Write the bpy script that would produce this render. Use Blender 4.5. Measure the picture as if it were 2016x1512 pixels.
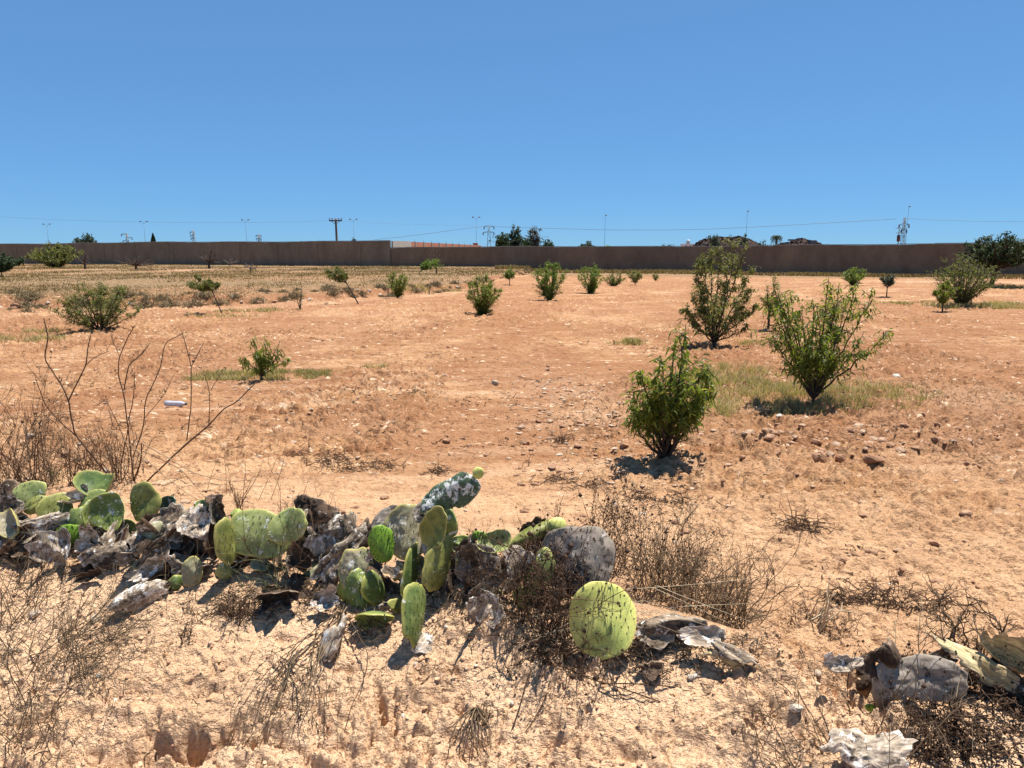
import bpy, math, random
import numpy as np
from mathutils import Vector, Matrix
R = math.radians
sc = bpy.context.scene
for o in list(bpy.data.objects): bpy.data.objects.remove(o)
# ------------------------------------------------------------------ camera, sky, sun, exposure
CAMH = 1.9; PITCH = R(9.9); F = 1456.0
cam_d = bpy.data.cameras.new('camera'); cam = bpy.data.objects.new('camera', cam_d)
sc.collection.objects.link(cam); sc.camera = cam
cam_d.sensor_width = 36; cam_d.lens = 26.0; cam_d.clip_start = 0.05; cam_d.clip_end = 9000
cam.location = (0, 0, CAMH); cam.rotation_euler = (R(90) - PITCH, 0, 0)
SUN_EL = R(73); SUN_AZ = R(42)          # azimuth measured from +X towards +Y
world = bpy.data.worlds.new('World'); sc.world = world; world.use_nodes = True
wn = world.node_tree.nodes; wl = world.node_tree.links; wn.clear()
sky = wn.new('ShaderNodeTexSky'); sky.sky_type = 'NISHITA'; sky.sun_disc = False
sky.sun_elevation = SUN_EL; sky.sun_rotation = R(90) - SUN_AZ
sky.altitude = 8000; sky.air_density = 2.0; sky.dust_density = 0.0; sky.ozone_density = 8.0
bg = wn.new('ShaderNodeBackground'); bg.inputs[1].default_value = 0.072
out = wn.new('ShaderNodeOutputWorld'); 
gm = wn.new('ShaderNodeGamma'); gm.inputs[1].default_value = .50; wl.new(sky.outputs[0], gm.inputs[0])
tn = wn.new('ShaderNodeMix'); tn.data_type = 'RGBA'; tn.blend_type = 'MULTIPLY'; tn.clamp_result = False; tn.inputs[0].default_value = 1
tn.inputs[7].default_value = (.93, 1.62, 2.28, 1); wl.new(gm.outputs[0], tn.inputs[6]); wl.new(tn.outputs[2], bg.inputs[0]); wl.new(bg.outputs[0], out.inputs[0])
sl = bpy.data.lights.new('sun', 'SUN'); sl.energy = 5.0; sl.angle = R(0.55); sl.color = (1, .955, .88)
so = bpy.data.objects.new('sun', sl); sc.collection.objects.link(so)
sdir = Vector((math.cos(SUN_EL)*math.cos(SUN_AZ), math.cos(SUN_EL)*math.sin(SUN_AZ), math.sin(SUN_EL)))
so.rotation_euler = sdir.to_track_quat('Z', 'Y').to_euler(); so.location = (20, 0, 40)
sc.view_settings.view_transform = 'Standard'; sc.view_settings.look = 'None'
sc.view_settings.gamma = 1; sc.view_settings.exposure = 0.90
sc.render.engine = 'CYCLES'
sc.cycles.max_bounces = 5; sc.cycles.diffuse_bounces = 3; sc.cycles.transmission_bounces = 3

# ------------------------------------------------------------------ noise
def _h(ix, iy, s):
    n = (ix.astype(np.int64)*374761393 + iy.astype(np.int64)*668265263 + s*982451653) & 0x7fffffff
    n = ((n ^ (n >> 13)) * 1274126177) & 0x7fffffff
    n = ((n ^ (n >> 16)) * 2246822519) & 0x7fffffff
    return ((n ^ (n >> 15)) & 0xffffff) / float(0xffffff)
def vn(x, y, s=0):
    x = np.asarray(x, float); y = np.asarray(y, float)
    ix = np.floor(x); iy = np.floor(y); fx = x-ix; fy = y-iy
    fx = fx*fx*(3-2*fx); fy = fy*fy*(3-2*fy)
    a = _h(ix, iy, s); b = _h(ix+1, iy, s); c = _h(ix, iy+1, s); d = _h(ix+1, iy+1, s)
    return (a+(b-a)*fx) + ((c+(d-c)*fx)-(a+(b-a)*fx))*fy
def fbm(x, y, s=0, o=4, g=.5):
    t = 0; a = 1; n = 0
    for i in range(o):
        t = t + a*vn(x*2**i+i*17.3, y*2**i-i*9.1, s+i); n += a; a *= g
    return t/n
def clods(x, y, cell, s, dens=.6, rmin=.25, rmax=.62):
    # rounded clods: the tallest dome over each point
    X = x/cell; Y = y/cell; ix = np.floor(X); iy = np.floor(Y); h = np.zeros_like(X)
    for dx in (-1, 0, 1):
        for dy in (-1, 0, 1):
            jx = ix+dx; jy = iy+dy
            cx = jx+_h(jx, jy, s); cy = jy+_h(jx, jy, s+1); k = _h(jx, jy, s+2)
            r = (rmin+(rmax-rmin)*_h(jx, jy, s+3)**2)*(k < dens)
            an = 3.0*_h(jx, jy, s+4); e = .7+.6*_h(jx, jy, s+5)
            ux = (X-cx)*np.cos(an)+(Y-cy)*np.sin(an); uy = (-(X-cx)*np.sin(an)+(Y-cy)*np.cos(an))*e
            d2 = np.maximum(np.abs(ux), .75*np.abs(uy)+.35*np.abs(ux))**2
            h = np.maximum(h, np.sqrt(np.maximum(r*r-d2, 0)))
    return h*cell
def plates(x, y, cell, s):
    X = x/cell; Y = y/cell; ix = np.floor(X); iy = np.floor(Y); bd = np.full(X.shape, 9.); h = np.zeros_like(X)
    for dx in (-1, 0, 1):
        for dy in (-1, 0, 1):
            jx = ix+dx; jy = iy+dy; cx = jx+_h(jx, jy, s); cy = jy+_h(jx, jy, s+1); gx = _h(jx, jy, s+2)-.5; gy = _h(jx, jy, s+3)-.5
            d = (X-cx)**2+(Y-cy)**2; k = d < bd; h = np.where(k, _h(jx, jy, s+4)+gx*(X-cx)*1.2+gy*(Y-cy)*1.2, h); bd = np.minimum(bd, d)
    return h*cell
def sst(a, b, x):
    t = np.clip((x-a)/(b-a), 0, 1); return t*t*(3-2*t)

# ------------------------------------------------------------------ terrain
CRX = np.array([-8, -2.7, -1.2, 0, 0.6, 1.0, 1.5, 2.2, 8]); CRY = np.array([4.6, 3.85, 3.55, 3.3, 3.08, 2.86, 2.66, 2.5, 2.3])
def crest(x): return np.interp(x, CRX, CRY) + .07*(vn(x*2.3, x*0, 77)-.5)
BKX = np.array([-40, -16, -10.8, -9.3, -7.5, -5.2, -3.0, -1.2, 1.5, 4]); BKY = np.array([27, 27, 29, 30.5, 32, 38, 41, 58, 74, 140])
DENTS = []
def smooth_h(x, y):
    x = np.asarray(x, float); y = np.asarray(y, float)
    c = crest(x); u = y - c
    amp = .34 - .12*sst(.6, 1.6, x) + .03*(vn(x*1.7, x*0, 5)-.5)
    front = amp + np.where(u < 0, u*.46 - .10*np.minimum(u, 0)**2*0, 0)
    front = np.maximum(front, -.28 + .02*u)
    back = amp*(1-sst(0, .75, u)) + 0*u
    z = np.where(u < 0, front, back)
    z = z + .05*(fbm(x*.35, y*.35, 3, 2)-.5)*sst(0, 3, u)
    z = z + (.25*(fbm(x*.05, y*.05, 9, 2)-.5))*sst(12, 40, y)
    bk = np.interp(x, BKX, BKY) + 1.2*(fbm(x*.5, x*0, 31, 2)-.5)
    z = z + .33*sst(-.5, .5, (y-bk)/1.2)*(1-sst(3, 9, x))
    return z
def dents(x, y):
    z = 0
    for (dx, dy, rx, ry, a, dep) in DENTS:
        X = (x-dx)*math.cos(a)+(y-dy)*math.sin(a); Y = -(x-dx)*math.sin(a)+(y-dy)*math.cos(a)
        q = (X/rx)**2+(Y/ry)**2 + 2.2*(fbm(x*22, y*22, 55, 3)-.5)
        z = z - .7*dep*np.exp(-np.maximum(q, 0)**2)
    return z
def height(x, y):
    x = np.asarray(x, float); y = np.asarray(y, float)
    z = smooth_h(x, y); u = y-crest(x)
    ff = 1-sst(-.05, .5, u)                                   # on the bank
    wx = x+.03*(fbm(x*9, y*9, 60, 2)-.5); wy = y+.03*(fbm(x*9, y*9, 61, 2)-.5)
    m = sst(.42, .62, fbm(x*1.6, y*1.6, 70, 3))
    low = 1-sst(-1.0, -.25, u)
    rough = clods(wx, wy, .075, 20, .8)*(.15+.55*m+.3*low) + clods(wx, wy, .03, 25, .75)*(.25+.45*m)
    rid = 1-np.abs(2*fbm(x*7, y*9, 40, 4)-1)
    rough = rough + .035*(rid-.8)*(.25+.75*np.maximum(m, low))
    wq = x+.02*(fbm(x*25, y*25, 62, 2)-.5); wr = y+.02*(fbm(x*25, y*25, 63, 2)-.5)
    mm = np.maximum(m, .9*low); rough = rough + plates(wq, wr, .07, 150)*.36*mm + plates(wq, wr, .028, 160)*(.25+.5*mm) + plates(wx, wy, .16, 170)*.16*mm
    qs = u/.17+1.6*fbm(x*3.1, y*3.1, 190, 4)+.5*x; fs = qs-np.floor(qs); stp = (sst(.0, .16, fs)-fs)*sst(.08, .3, 1-np.abs(2*fs-1)+.3)
    rough = rough + .035*stp*np.maximum(low, .35*m)*(.5+vn(x*4, y*4, 191))
    crk = np.abs(2*fbm(x*5+2*vn(x*3, y*3, 2), y*2.2, 45, 3)-1)
    rough = rough - .035*(1-sst(0, .05, crk))*low
    z = z + ff*rough
    fd = sst(.1, .8, u)
    til = sst(.38, .6, fbm(x*.5+3, y*.22, 80, 3)) * (.35+.65*sst(5.2, 6.4, y + .25*x))
    far = 1-sst(30, 70, y)
    cl = clods(wx, wy, .13, 90, .6)*.75 + clods(wx, wy, .055, 95, .65)*.8
    z = z + fd*far*(plates(wx, wy, .06, 180)*(.15+.55*til) + cl*(.15+1.15*til) + .025*(fbm(x*6, y*6, 99, 3)-.5))
    z = z + fd*far*.05*til*(fbm(x*2.2, y*7, 130, 4)-.5)
    z = z + fd*far*.022*np.sin((y*.95-x*.18+.6*fbm(x*.4, y*.4, 15, 2))*2*math.pi/.62)*sst(4.5, 7, y)
    z = z + sst(18, 30, y)*.12*(fbm(x*.9, y*.9, 120, 3)-.5)
    return z + ff*dents(x, y)
CP, SP = math.cos(PITCH), math.sin(PITCH)
def ray(px, py):
    u = (px-1008)/F; v = (756-py)/F
    return np.array([u, v*SP+CP, v*CP-SP])
def at(px, py, Y):
    d = ray(px, py); return Vector(np.array([0, 0, CAMH]) + d*(Y/d[1]))
_T = np.geomspace(1.4, 400, 2600)
def G(px, py, hf=smooth_h):
    d = ray(px, py); X = d[0]*_T/d[1]; Z = CAMH+d[2]*_T/d[1]
    hz = hf(X, _T); k = np.argmax(Z < hz)
    if not (Z < hz).any(): k = len(_T)-1
    return Vector((X[k], _T[k], float(hz[k])))
for (px, py, rx, ry, a, dep) in ((355, 1490, .22, .06, .2, .24), (290, 1475, .06, .09, 0, .16), (470, 1440, .08, .05, .3, .10), (750, 1400, .02, .11, .35, .10), (775, 1440, .018, .09, .1, .07),
                                 (515, 1475, .09, .05, 0, .10), (905, 1408, .02, .035, 0, .06), (950, 1480, .09, .05, .1, .08), (640, 1385, .06, .02, .3, .05), (215, 1500, .12, .04, 0, .09),
                                 (1220, 1500, .05, .03, .3, .06), (1480, 1440, .04, .03, 0, .04), (690, 1330, .05, .025, 0, .04), (1690, 1372, .13, .09, .2, .13), (1960, 1350, .2, .08, 0, .10),
                                 (560, 1260, .05, .03, 0, .04), (240, 1380, .07, .025, .4, .05), (400, 1380, .05, .03, .4, .05), (1100, 1480, .08, .03, 0, .04), (60, 1440, .1, .04, .1, .06)):
    g = G(px, py); DENTS.append((g.x, g.y, rx, ry, a, dep))

# ------------------------------------------------------------------ mesh builder
class MB:
    def __init__(s): s.v = []; s.f3 = []; s.f4 = []; s.a = []; s.n = 0
    def add(s, v, f3=None, f4=None, a=None):
        v = np.asarray(v, float).reshape(-1, 3)
        if f3 is not None and len(f3): s.f3.append(np.asarray(f3, int).reshape(-1, 3)+s.n)
        if f4 is not None and len(f4): s.f4.append(np.asarray(f4, int).reshape(-1, 4)+s.n)
        s.a.append(np.full(len(v), .5) if a is None else np.broadcast_to(np.asarray(a, float), (len(v),)))
        s.v.append(v); s.n += len(v)
    def mesh(s, name, mat, smooth=True):
        me = bpy.data.meshes.new(name); v = np.concatenate(s.v)
        f3 = np.concatenate(s.f3) if s.f3 else np.zeros((0, 3), int); f4 = np.concatenate(s.f4) if s.f4 else np.zeros((0, 4), int)
        me.vertices.add(len(v)); me.vertices.foreach_set('co', v.ravel())
        nl = f3.size+f4.size; me.loops.add(nl); me.loops.foreach_set('vertex_index', np.concatenate([f3.ravel(), f4.ravel()]))
        me.polygons.add(len(f3)+len(f4))
        st = np.concatenate([np.arange(len(f3))*3, f3.size+np.arange(len(f4))*4]); me.polygons.foreach_set('loop_start', st)
        me.polygons.foreach_set('use_smooth', np.full(len(st), smooth))
        at_ = me.attributes.new('rnd', 'FLOAT', 'POINT'); at_.data.foreach_set('value', np.concatenate(s.a))
        me.update(calc_edges=True); me.validate(); me.materials.append(mat); return me
    def build(s, name, mat, parent=None, smooth=True):
        if parent is not None:
            off = np.array(parent['_o']) if '_o' in parent else np.zeros(3)
            s.v = [a-off for a in s.v]
        o = bpy.data.objects.new(name, s.mesh(name, mat, smooth)); sc.collection.objects.link(o)
        if parent is not None: o.parent = parent
        return o
    def build_at(s, name, mat, org, smooth=True):
        org = np.array(org, float); s.v = [a-org for a in s.v]
        o = bpy.data.objects.new(name, s.mesh(name, mat, smooth)); sc.collection.objects.link(o); o.location = org; return o
def tag(o, label=None, cat=None, group=None, kind=None):
    if label: o['label'] = label
    if cat: o['category'] = cat
    if group: o['group'] = group
    if kind: o['kind'] = kind
    return o
def empty(name, loc, label, cat, group=None):
    o = bpy.data.objects.new(name, None); sc.collection.objects.link(o); o.location = loc; o['_o'] = tuple(loc); o.empty_display_size = .1
    return tag(o, label, cat, group)
def tube(mb, pts, r, sides=4, a=.5):
    pts = np.asarray(pts, float); K = len(pts); r = np.broadcast_to(np.asarray(r, float), (K,)) if np.ndim(r) else np.full(K, r)
    t = np.gradient(pts, axis=0); t /= np.linalg.norm(t, axis=1)[:, None]+1e-9
    ref = np.array([.31, .22, .92]) if abs(t[0][2]) < .8 else np.array([1., .1, .05])
    n = np.cross(t, ref); n /= np.linalg.norm(n, axis=1)[:, None]+1e-9; b = np.cross(t, n)
    an = np.arange(sides)*2*math.pi/sides
    v = pts[:, None]+r[:, None, None]*(np.cos(an)[None, :, None]*n[:, None]+np.sin(an)[None, :, None]*b[:, None])
    i = np.arange(K-1)[:, None]*sides; j = np.arange(sides)[None]; j2 = (j+1) % sides
    f = np.stack([i+j, i+j2, i+sides+j2, i+sides+j], -1).reshape(-1, 4)
    c3 = [[(K-1)*sides, (K-1)*sides+q, (K-1)*sides+q+1] for q in range(1, sides-1)]
    mb.add(v, f3=c3, f4=f, a=a)
def box(mb, c, s, rz=0, a=.5):
    c = np.array(c, float); h = np.array(s, float)/2
    v = np.array([[x, y, z] for x in (-1, 1) for y in (-1, 1) for z in (-1, 1)])*h
    cs, sn = math.cos(rz), math.sin(rz); v = np.stack([v[:, 0]*cs-v[:, 1]*sn, v[:, 0]*sn+v[:, 1]*cs, v[:, 2]], 1)+c
    mb.add(v, f4=[[0, 1, 3, 2], [4, 6, 7, 5], [0, 4, 5, 1], [2, 3, 7, 6], [0, 2, 6, 4], [1, 5, 7, 3]], a=a)
def leaves(mb, P, D, N, L, W, rnd, bend=.25, fold=.25):
    # lance-shaped leaves: P base, D axis, N normal, one row per leaf
    D = D/(np.linalg.norm(D, axis=1)[:, None]+1e-9); S = np.cross(D, N); S /= np.linalg.norm(S, axis=1)[:, None]+1e-9; N = np.cross(S, D)
    L = L[:, None]; W = W[:, None]
    dn = np.array([0, 0, -1.])
    def p(t, w): return P+D*L*t+S*W*w+N*W*abs(w)*fold+dn*L*bend*t*t
    V = np.stack([P, p(.3, .42), p(.3, -.42), p(.65, .4), p(.65, -.4), p(1, 0)], 1)
    n = len(P); b = np.arange(n)[:, None]*6
    f3 = np.concatenate([b+np.array([0, 2, 1]), b+np.array([3, 4, 5])]); f4 = b+np.array([1, 2, 4, 3])
    mb.add(V.reshape(-1, 3), f3=f3, f4=f4, a=np.repeat(rnd, 6))
def blades(mb, P, D, L, W, rnd, rng):
    n = len(P); a = rng.uniform(0, 6.28, n); S = np.stack([np.cos(a), np.sin(a), a*0], 1)*W[:, None]*.5
    M = P+D*L[:, None]*.55; T = P+D*L[:, None]*np.array([1, 1, .85])+D*np.array([1, 1, 0])*L[:, None]*.35
    V = np.stack([P-S, P+S, M+S*.7, M-S*.7, T], 1); b = np.arange(n)[:, None]*5
    mb.add(V.reshape(-1, 3), f3=b+np.array([3, 2, 4]), f4=b+np.array([0, 1, 2, 3]), a=np.repeat(rnd, 5))

# ------------------------------------------------------------------ materials
def newmat(name):
    m = bpy.data.materials.new(name); m.use_nodes = True; n = m.node_tree.nodes; n.clear()
    o = n.new('ShaderNodeOutputMaterial'); p = n.new('ShaderNodeBsdfPrincipled'); m.node_tree.links.new(p.outputs[0], o.inputs[0])
    return m, m.node_tree.nodes, m.node_tree.links, p, o
def noise(n, l, vec, scale, detail=4, rough=.55, dist=0):
    t = n.new('ShaderNodeTexNoise'); t.inputs['Scale'].default_value = scale; t.inputs['Detail'].default_value = detail
    t.inputs['Roughness'].default_value = rough; t.inputs['Distortion'].default_value = dist; l.new(vec, t.inputs['Vector']); return t.outputs['Fac']
def ramp(n, l, fac, stops, interp='LINEAR'):
    r = n.new('ShaderNodeValToRGB'); l.new(fac, r.inputs[0]); cr = r.color_ramp; cr.interpolation = interp
    while len(cr.elements) < len(stops): cr.elements.new(.5)
    for e, (p, c) in zip(cr.elements, stops):
        e.position = p; e.color = (c[0], c[1], c[2], 1) if hasattr(c, '__len__') else (c, c, c, 1)
    return r.outputs[0]
def mix(n, l, fac, a, b, mode='MIX'):
    m = n.new('ShaderNodeMix'); m.data_type = 'RGBA'; m.blend_type = mode
    for s, k in ((fac, 0), (a, 6), (b, 7)):
        if isinstance(s, (int, float)): m.inputs[k].default_value = s
        elif isinstance(s, tuple): m.inputs[k].default_value = (*s, 1)
        else: l.new(s, m.inputs[k])
    return m.outputs[2]
def bump(n, l, p, h, strength, dist):
    b = n.new('ShaderNodeBump'); b.inputs['Strength'].default_value = strength; b.inputs['Distance'].default_value = dist
    l.new(h, b.inputs['Height']); l.new(b.outputs[0], p.inputs['Normal']); return b
def attr(n, name):
    a = n.new('ShaderNodeAttribute'); a.attribute_name = name; return a
def mapped(n, l, vec, sc_, loc=(0, 0, 0)):
    m = n.new('ShaderNodeMapping'); m.inputs['Scale'].default_value = sc_; m.inputs['Location'].default_value = loc; l.new(vec, m.inputs[0]); return m.outputs[0]

def soil_mat():
    m, n, l, p, o = newmat('soil'); geo = n.new('ShaderNodeNewGeometry'); pos = geo.outputs['Position']
    a = attr(n, 'mask'); sep = n.new('ShaderNodeSeparateColor'); l.new(a.outputs['Color'], sep.inputs[0])
    big = noise(n, l, pos, .55, 5, .6); med = noise(n, l, pos, 5, 6, .65); fine = noise(n, l, pos, 55, 4, .7)
    st = noise(n, l, mapped(n, l, pos, (.35, 2.2, 1)), 1.3, 5, .62)
    base = ramp(n, l, med, [(.28, (.35, .160, .066)), (.5, (.50, .262, .120)), (.72, (.58, .335, .170))])
    stc = ramp(n, l, st, [(.32, (.70, .62, .56)), (.45, (.90, .87, .84)), (.55, (1, 1, 1)), (.68, (1.14, 1.17, 1.2))])
    col = mix(n, l, 1.0, base, stc, 'MULTIPLY')
    fc = ramp(n, l, fine, [(.3, (.76, .70, .64)), (.5, (1, 1, 1)), (.75, (1.08, 1.09, 1.1))])
    col = mix(n, l, .8, col, fc, 'MULTIPLY')
    pale = mix(n, l, .8, (.775, .485, .275), fc, 'MULTIPLY'); col = mix(n, l, sep.outputs[0], col, pale)
    red = mix(n, l, .8, (.30, .125, .055), fc, 'MULTIPLY'); col = mix(n, l, sep.outputs[1], col, red)
    dry = mix(n, l, .8, (.25, .155, .075), fc, 'MULTIPLY'); col = mix(n, l, sep.outputs[2], col, dry)
    spk = noise(n, l, mapped(n, l, pos, (1, 1.0, 1)), 26, 4, .7, .5); sm = n.new('ShaderNodeMath'); sm.operation = 'MULTIPLY'
    l.new(ramp(n, l, spk, [(.57, 0.0), (.64, .8)]), sm.inputs[0]); l.new(ramp(n, l, noise(n, l, mapped(n, l, pos, (.5, 1.2, 1), (5, 3, 0)), 1.1, 4, .6), [(.42, .1), (.6, 1.0)]), sm.inputs[1])
    col = mix(n, l, sm.outputs[0], col, (.16, .075, .035))
    away = n.new('ShaderNodeSeparateXYZ'); l.new(pos, away.inputs[0]); aw = n.new('ShaderNodeMapRange'); l.new(away.outputs[1], aw.inputs[0]); aw.inputs[1].default_value = 4.2; aw.inputs[2].default_value = 7.0
    for (sc3, lo, hi, cc, st3, k3) in (((.55, 1.0, 1), .575, .61, (.20, .085, .035), 13, .85), ((.6, 1.0, 1), .59, .625, (.16, .07, .032), 6.0, .75), ((.5, 1.0, 1), .61, .64, (.85, .60, .38), 9.0, .8), ((.5, 1.3, 1), .62, .65, (.30, .20, .10), 3.2, .45)):
        sp3 = noise(n, l, mapped(n, l, pos, sc3, (st3, 0, 0)), st3, 5, .72, .3); m3 = n.new('ShaderNodeMath'); m3.operation = 'MULTIPLY'; l.new(ramp(n, l, sp3, [(lo, 0.0), (hi, k3)]), m3.inputs[0]); l.new(aw.outputs[0], m3.inputs[1]); col = mix(n, l, m3.outputs[0], col, cc)
    col = mix(n, l, 1.0, col, (.905, .965, 1.06), 'MULTIPLY'); l.new(col, p.inputs['Base Color']); p.inputs['Roughness'].default_value = .95; p.inputs['Specular IOR Level'].default_value = .1
    hb = n.new('ShaderNodeMath'); hb.operation = 'ADD'; l.new(fine, hb.inputs[0]); l.new(noise(n, l, pos, 180, 3, .7), hb.inputs[1])
    b1 = n.new('ShaderNodeBump'); b1.inputs['Strength'].default_value = .55; b1.inputs['Distance'].default_value = .012; l.new(hb.outputs[0], b1.inputs['Height'])
    b2 = n.new('ShaderNodeBump'); b2.inputs['Strength'].default_value = .75; b2.inputs['Distance'].default_value = .07; l.new(noise(n, l, pos, 12, 5, .65), b2.inputs['Height'])
    l.new(b1.outputs[0], b2.inputs['Normal']); b3 = n.new('ShaderNodeBump'); b3.inputs['Strength'].default_value = .6; b3.inputs['Distance'].default_value = .13
    l.new(noise(n, l, mapped(n, l, pos, (.7, 1.2, 1)), 3.5, 6, .75), b3.inputs['Height']); l.new(b2.outputs[0], b3.inputs['Normal'])
    l.new(b3.outputs[0], p.inputs['Normal']); return m
def rnd_mat(name, stops, rough=.7, trans=0, spec=.3, ns=0):
    k_ = .92 if trans else .80; stops = [(p_, tuple(x*k_ for x in c_)) for p_, c_ in stops]
    m, n, l, p, o = newmat(name); a = attr(n, 'rnd')
    col = ramp(n, l, a.outputs['Fac'], stops)
    if ns:
        geo = n.new('ShaderNodeTexCoord'); nf = noise(n, l, geo.outputs['Object'], ns, 4, .6)
        col = mix(n, l, .7, col, ramp(n, l, nf, [(.3, .55), (.5, 1.0), (.75, 1.3)]), 'MULTIPLY'); bump(n, l, p, nf, .5, .01)
    l.new(col, p.inputs['Base Color']); p.inputs['Roughness'].default_value = rough; p.inputs['Specular IOR Level'].default_value = spec
    if trans:
        t = n.new('ShaderNodeBsdfTranslucent'); l.new(mix(n, l, 1.0, col, (1.5, 1.7, .7), 'MULTIPLY'), t.inputs[0])
        ms = n.new('ShaderNodeMixShader'); ms.inputs[0].default_value = trans; l.new(p.outputs[0], ms.inputs[1]); l.new(t.outputs[0], ms.inputs[2]); l.new(ms.outputs[0], o.inputs[0])
    return m
def plain(name, c, rough=.7, metal=0, ns=8, var=.3, bs=.3):
    m, n, l, p, o = newmat(name); tc = n.new('ShaderNodeTexCoord'); nf = noise(n, l, tc.outputs['Object'], ns, 5, .6)
    l.new(mix(n, l, 1.0, c, ramp(n, l, nf, [(.25, 1-var), (.75, 1+var)]), 'MULTIPLY'), p.inputs['Base Color'])
    p.inputs['Roughness'].default_value = rough; p.inputs['Metallic'].default_value = metal; bump(n, l, p, nf, bs, .02); return m
def pad_mat(name, c0, c1, edge, white=.0, dark=.0, wcol=(.75, .74, .70), fib=0.0, rough=.5, ns=9):
    m, n, l, p, o = newmat(name); tc = n.new('ShaderNodeTexCoord'); oi = n.new('ShaderNodeObjectInfo')
    ofs = n.new('ShaderNodeVectorMath'); ofs.operation = 'ADD'
    cmb = n.new('ShaderNodeCombineXYZ'); mu = n.new('ShaderNodeMath'); mu.operation = 'MULTIPLY'; mu.inputs[1].default_value = 37
    l.new(oi.outputs['Random'], mu.inputs[0])
    for k in range(3): l.new(mu.outputs[0], cmb.inputs[k])
    l.new(tc.outputs['Object'], ofs.inputs[0]); l.new(cmb.outputs[0], ofs.inputs[1]); v = ofs.outputs[0]
    nf = noise(n, l, v, ns, 4, .6); nb = noise(n, l, v, ns*4, 5, .7)
    c0, c1, edge, wcol = [tuple(x*.84 for x in c) for c in (c0, c1, edge, wcol)]
    col = mix(n, l, ramp(n, l, nf, [(.35, 0.0), (.65, 1.0)]), c0, c1)
    a = attr(n, 'rnd'); col = mix(n, l, ramp(n, l, a.outputs['Fac'], [(.72, 0.0), (1.0, .9)]), col, edge)
    col = mix(n, l, .5, col, ramp(n, l, nb, [(.3, .6), (.5, 1.0), (.7, 1.25)]), 'MULTIPLY')
    hgt = nb
    if fib:
        fv = noise(n, l, mapped(n, l, v, (60, 60, 5)), 1.0, 5, .7, .6); hgt = fv
        col = mix(n, l, fib, col, ramp(n, l, fv, [(.3, .25), (.48, .9), (.62, 1.5), (.8, 1.8)]), 'MULTIPLY')
    if dark:
        dn = noise(n, l, v, 16, 5, .7); th = .5+.25*(1-2*dark)
        col = mix(n, l, ramp(n, l, dn, [(th-.03, 0.0), (th+.04, .92)]), col, (.035, .028, .022))
    if white:
        w = noise(n, l, v, 22, 6, .75, .4); th = .5+.22*(1-2*white)
        col = mix(n, l, ramp(n, l, w, [(th-.02, 0.0), (th+.03, .95)]), col, wcol)
    l.new(col, p.inputs['Base Color']); p.inputs['Roughness'].default_value = rough; p.inputs['Specular IOR Level'].default_value = .3
    bump(n, l, p, hgt, .5, .01 if fib else .004); return m

M = {}
M['soil'] = soil_mat()
M['stone'] = rnd_mat('limestone', [(0, (.30, .15, .08)), (.45, (.42, .24, .14)), (.7, (.55, .42, .30)), (1, (.68, .60, .50))], .9, ns=14)
M['crumb'] = rnd_mat('soil_crumb', [(0, (.52, .28, .14)), (.6, (.72, .44, .25)), (1, (.86, .56, .34))], .95, ns=30)
M['leaf'] = rnd_mat('leaf_almond', [(0, (.055, .08, .012)), (.45, (.14, .17, .026)), (.75, (.22, .235, .045)), (.92, (.33, .30, .07)), (1, (.38, .24, .08))], .5, .45, .3)
M['leaf_olive'] = rnd_mat('leaf_olive_green', [(0, (.06, .066, .022)), (.45, (.14, .145, .045)), (.8, (.22, .21, .075)), (1, (.32, .25, .10))], .6, .4)
M['leaf_bright'] = rnd_mat('leaf_bright', [(0, (.065, .10, .014)), (.5, (.13, .185, .03)), (1, (.24, .27, .06))], .5, .45)
M['leaf_dark'] = rnd_mat('leaf_dark', [(0, (.018, .034, .014)), (.6, (.042, .068, .024)), (1, (.09, .12, .04))], .6, .2)
M['leaf_far'] = rnd_mat('leaf_far', [(0, (.03, .05, .035)), (.6, (.055, .085, .05)), (1, (.10, .13, .075))], .7, .15)
M['leaf_grey'] = rnd_mat('leaf_greyish', [(0, (.06, .055, .05)), (.6, (.12, .11, .095)), (1, (.2, .17, .14))], .7, .15)
M['bark'] = plain('bark_dark', (.055, .036, .026), .9, ns=30)
M['bark_grey'] = plain('bark_grey', (.16, .12, .10), .9, ns=30)
M['twig'] = rnd_mat('dry_twig', [(0, (.055, .030, .016)), (.5, (.125, .068, .036)), (.8, (.25, .155, .09)), (1, (.5, .37, .24))], .85)
M['twig_grey'] = rnd_mat('dry_twig_grey', [(0, (.055, .034, .018)), (.5, (.15, .100, .056)), (.85, (.30, .21, .125)), (1, (.54, .42, .27))], .85)
M['drybush'] = rnd_mat('dry_bush', [(0, (.11, .075, .035)), (.5, (.25, .18, .09)), (1, (.42, .34, .20))], .9)
M['straw'] = rnd_mat('straw', [(0, (.22, .14, .08)), (.5, (.45, .33, .2)), (1, (.7, .58, .40))], .8)
M['drygrass'] = rnd_mat('dry_grass', [(0, (.09, .052, .024)), (.4, (.165, .105, .044)), (.8, (.24, .165, .075)), (1, (.15, .13, .045))], .85, .2)
M['greengrass'] = rnd_mat('green_grass', [(0, (.12, .125, .04)), (.3, (.24, .215, .085)), (.55, (.42, .32, .16)), (1, (.60, .45, .26))], .8, .25)
M['greygreen'] = rnd_mat('grey_green_shoots', [(0, (.14, .16, .07)), (1, (.32, .30, .16))], .8, .2)
M['green'] = pad_mat('pad_green', (.085, .14, .035), (.19, .235, .065), (.42, .40, .10), .18, .14)
M['olive'] = pad_mat('pad_olive', (.15, .17, .04), (.31, .30, .075), (.46, .40, .12), .10, .14)
M['pale'] = pad_mat('pad_pale', (.18, .23, .07), (.37, .39, .14), (.52, .50, .16), .26, .14)
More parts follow.
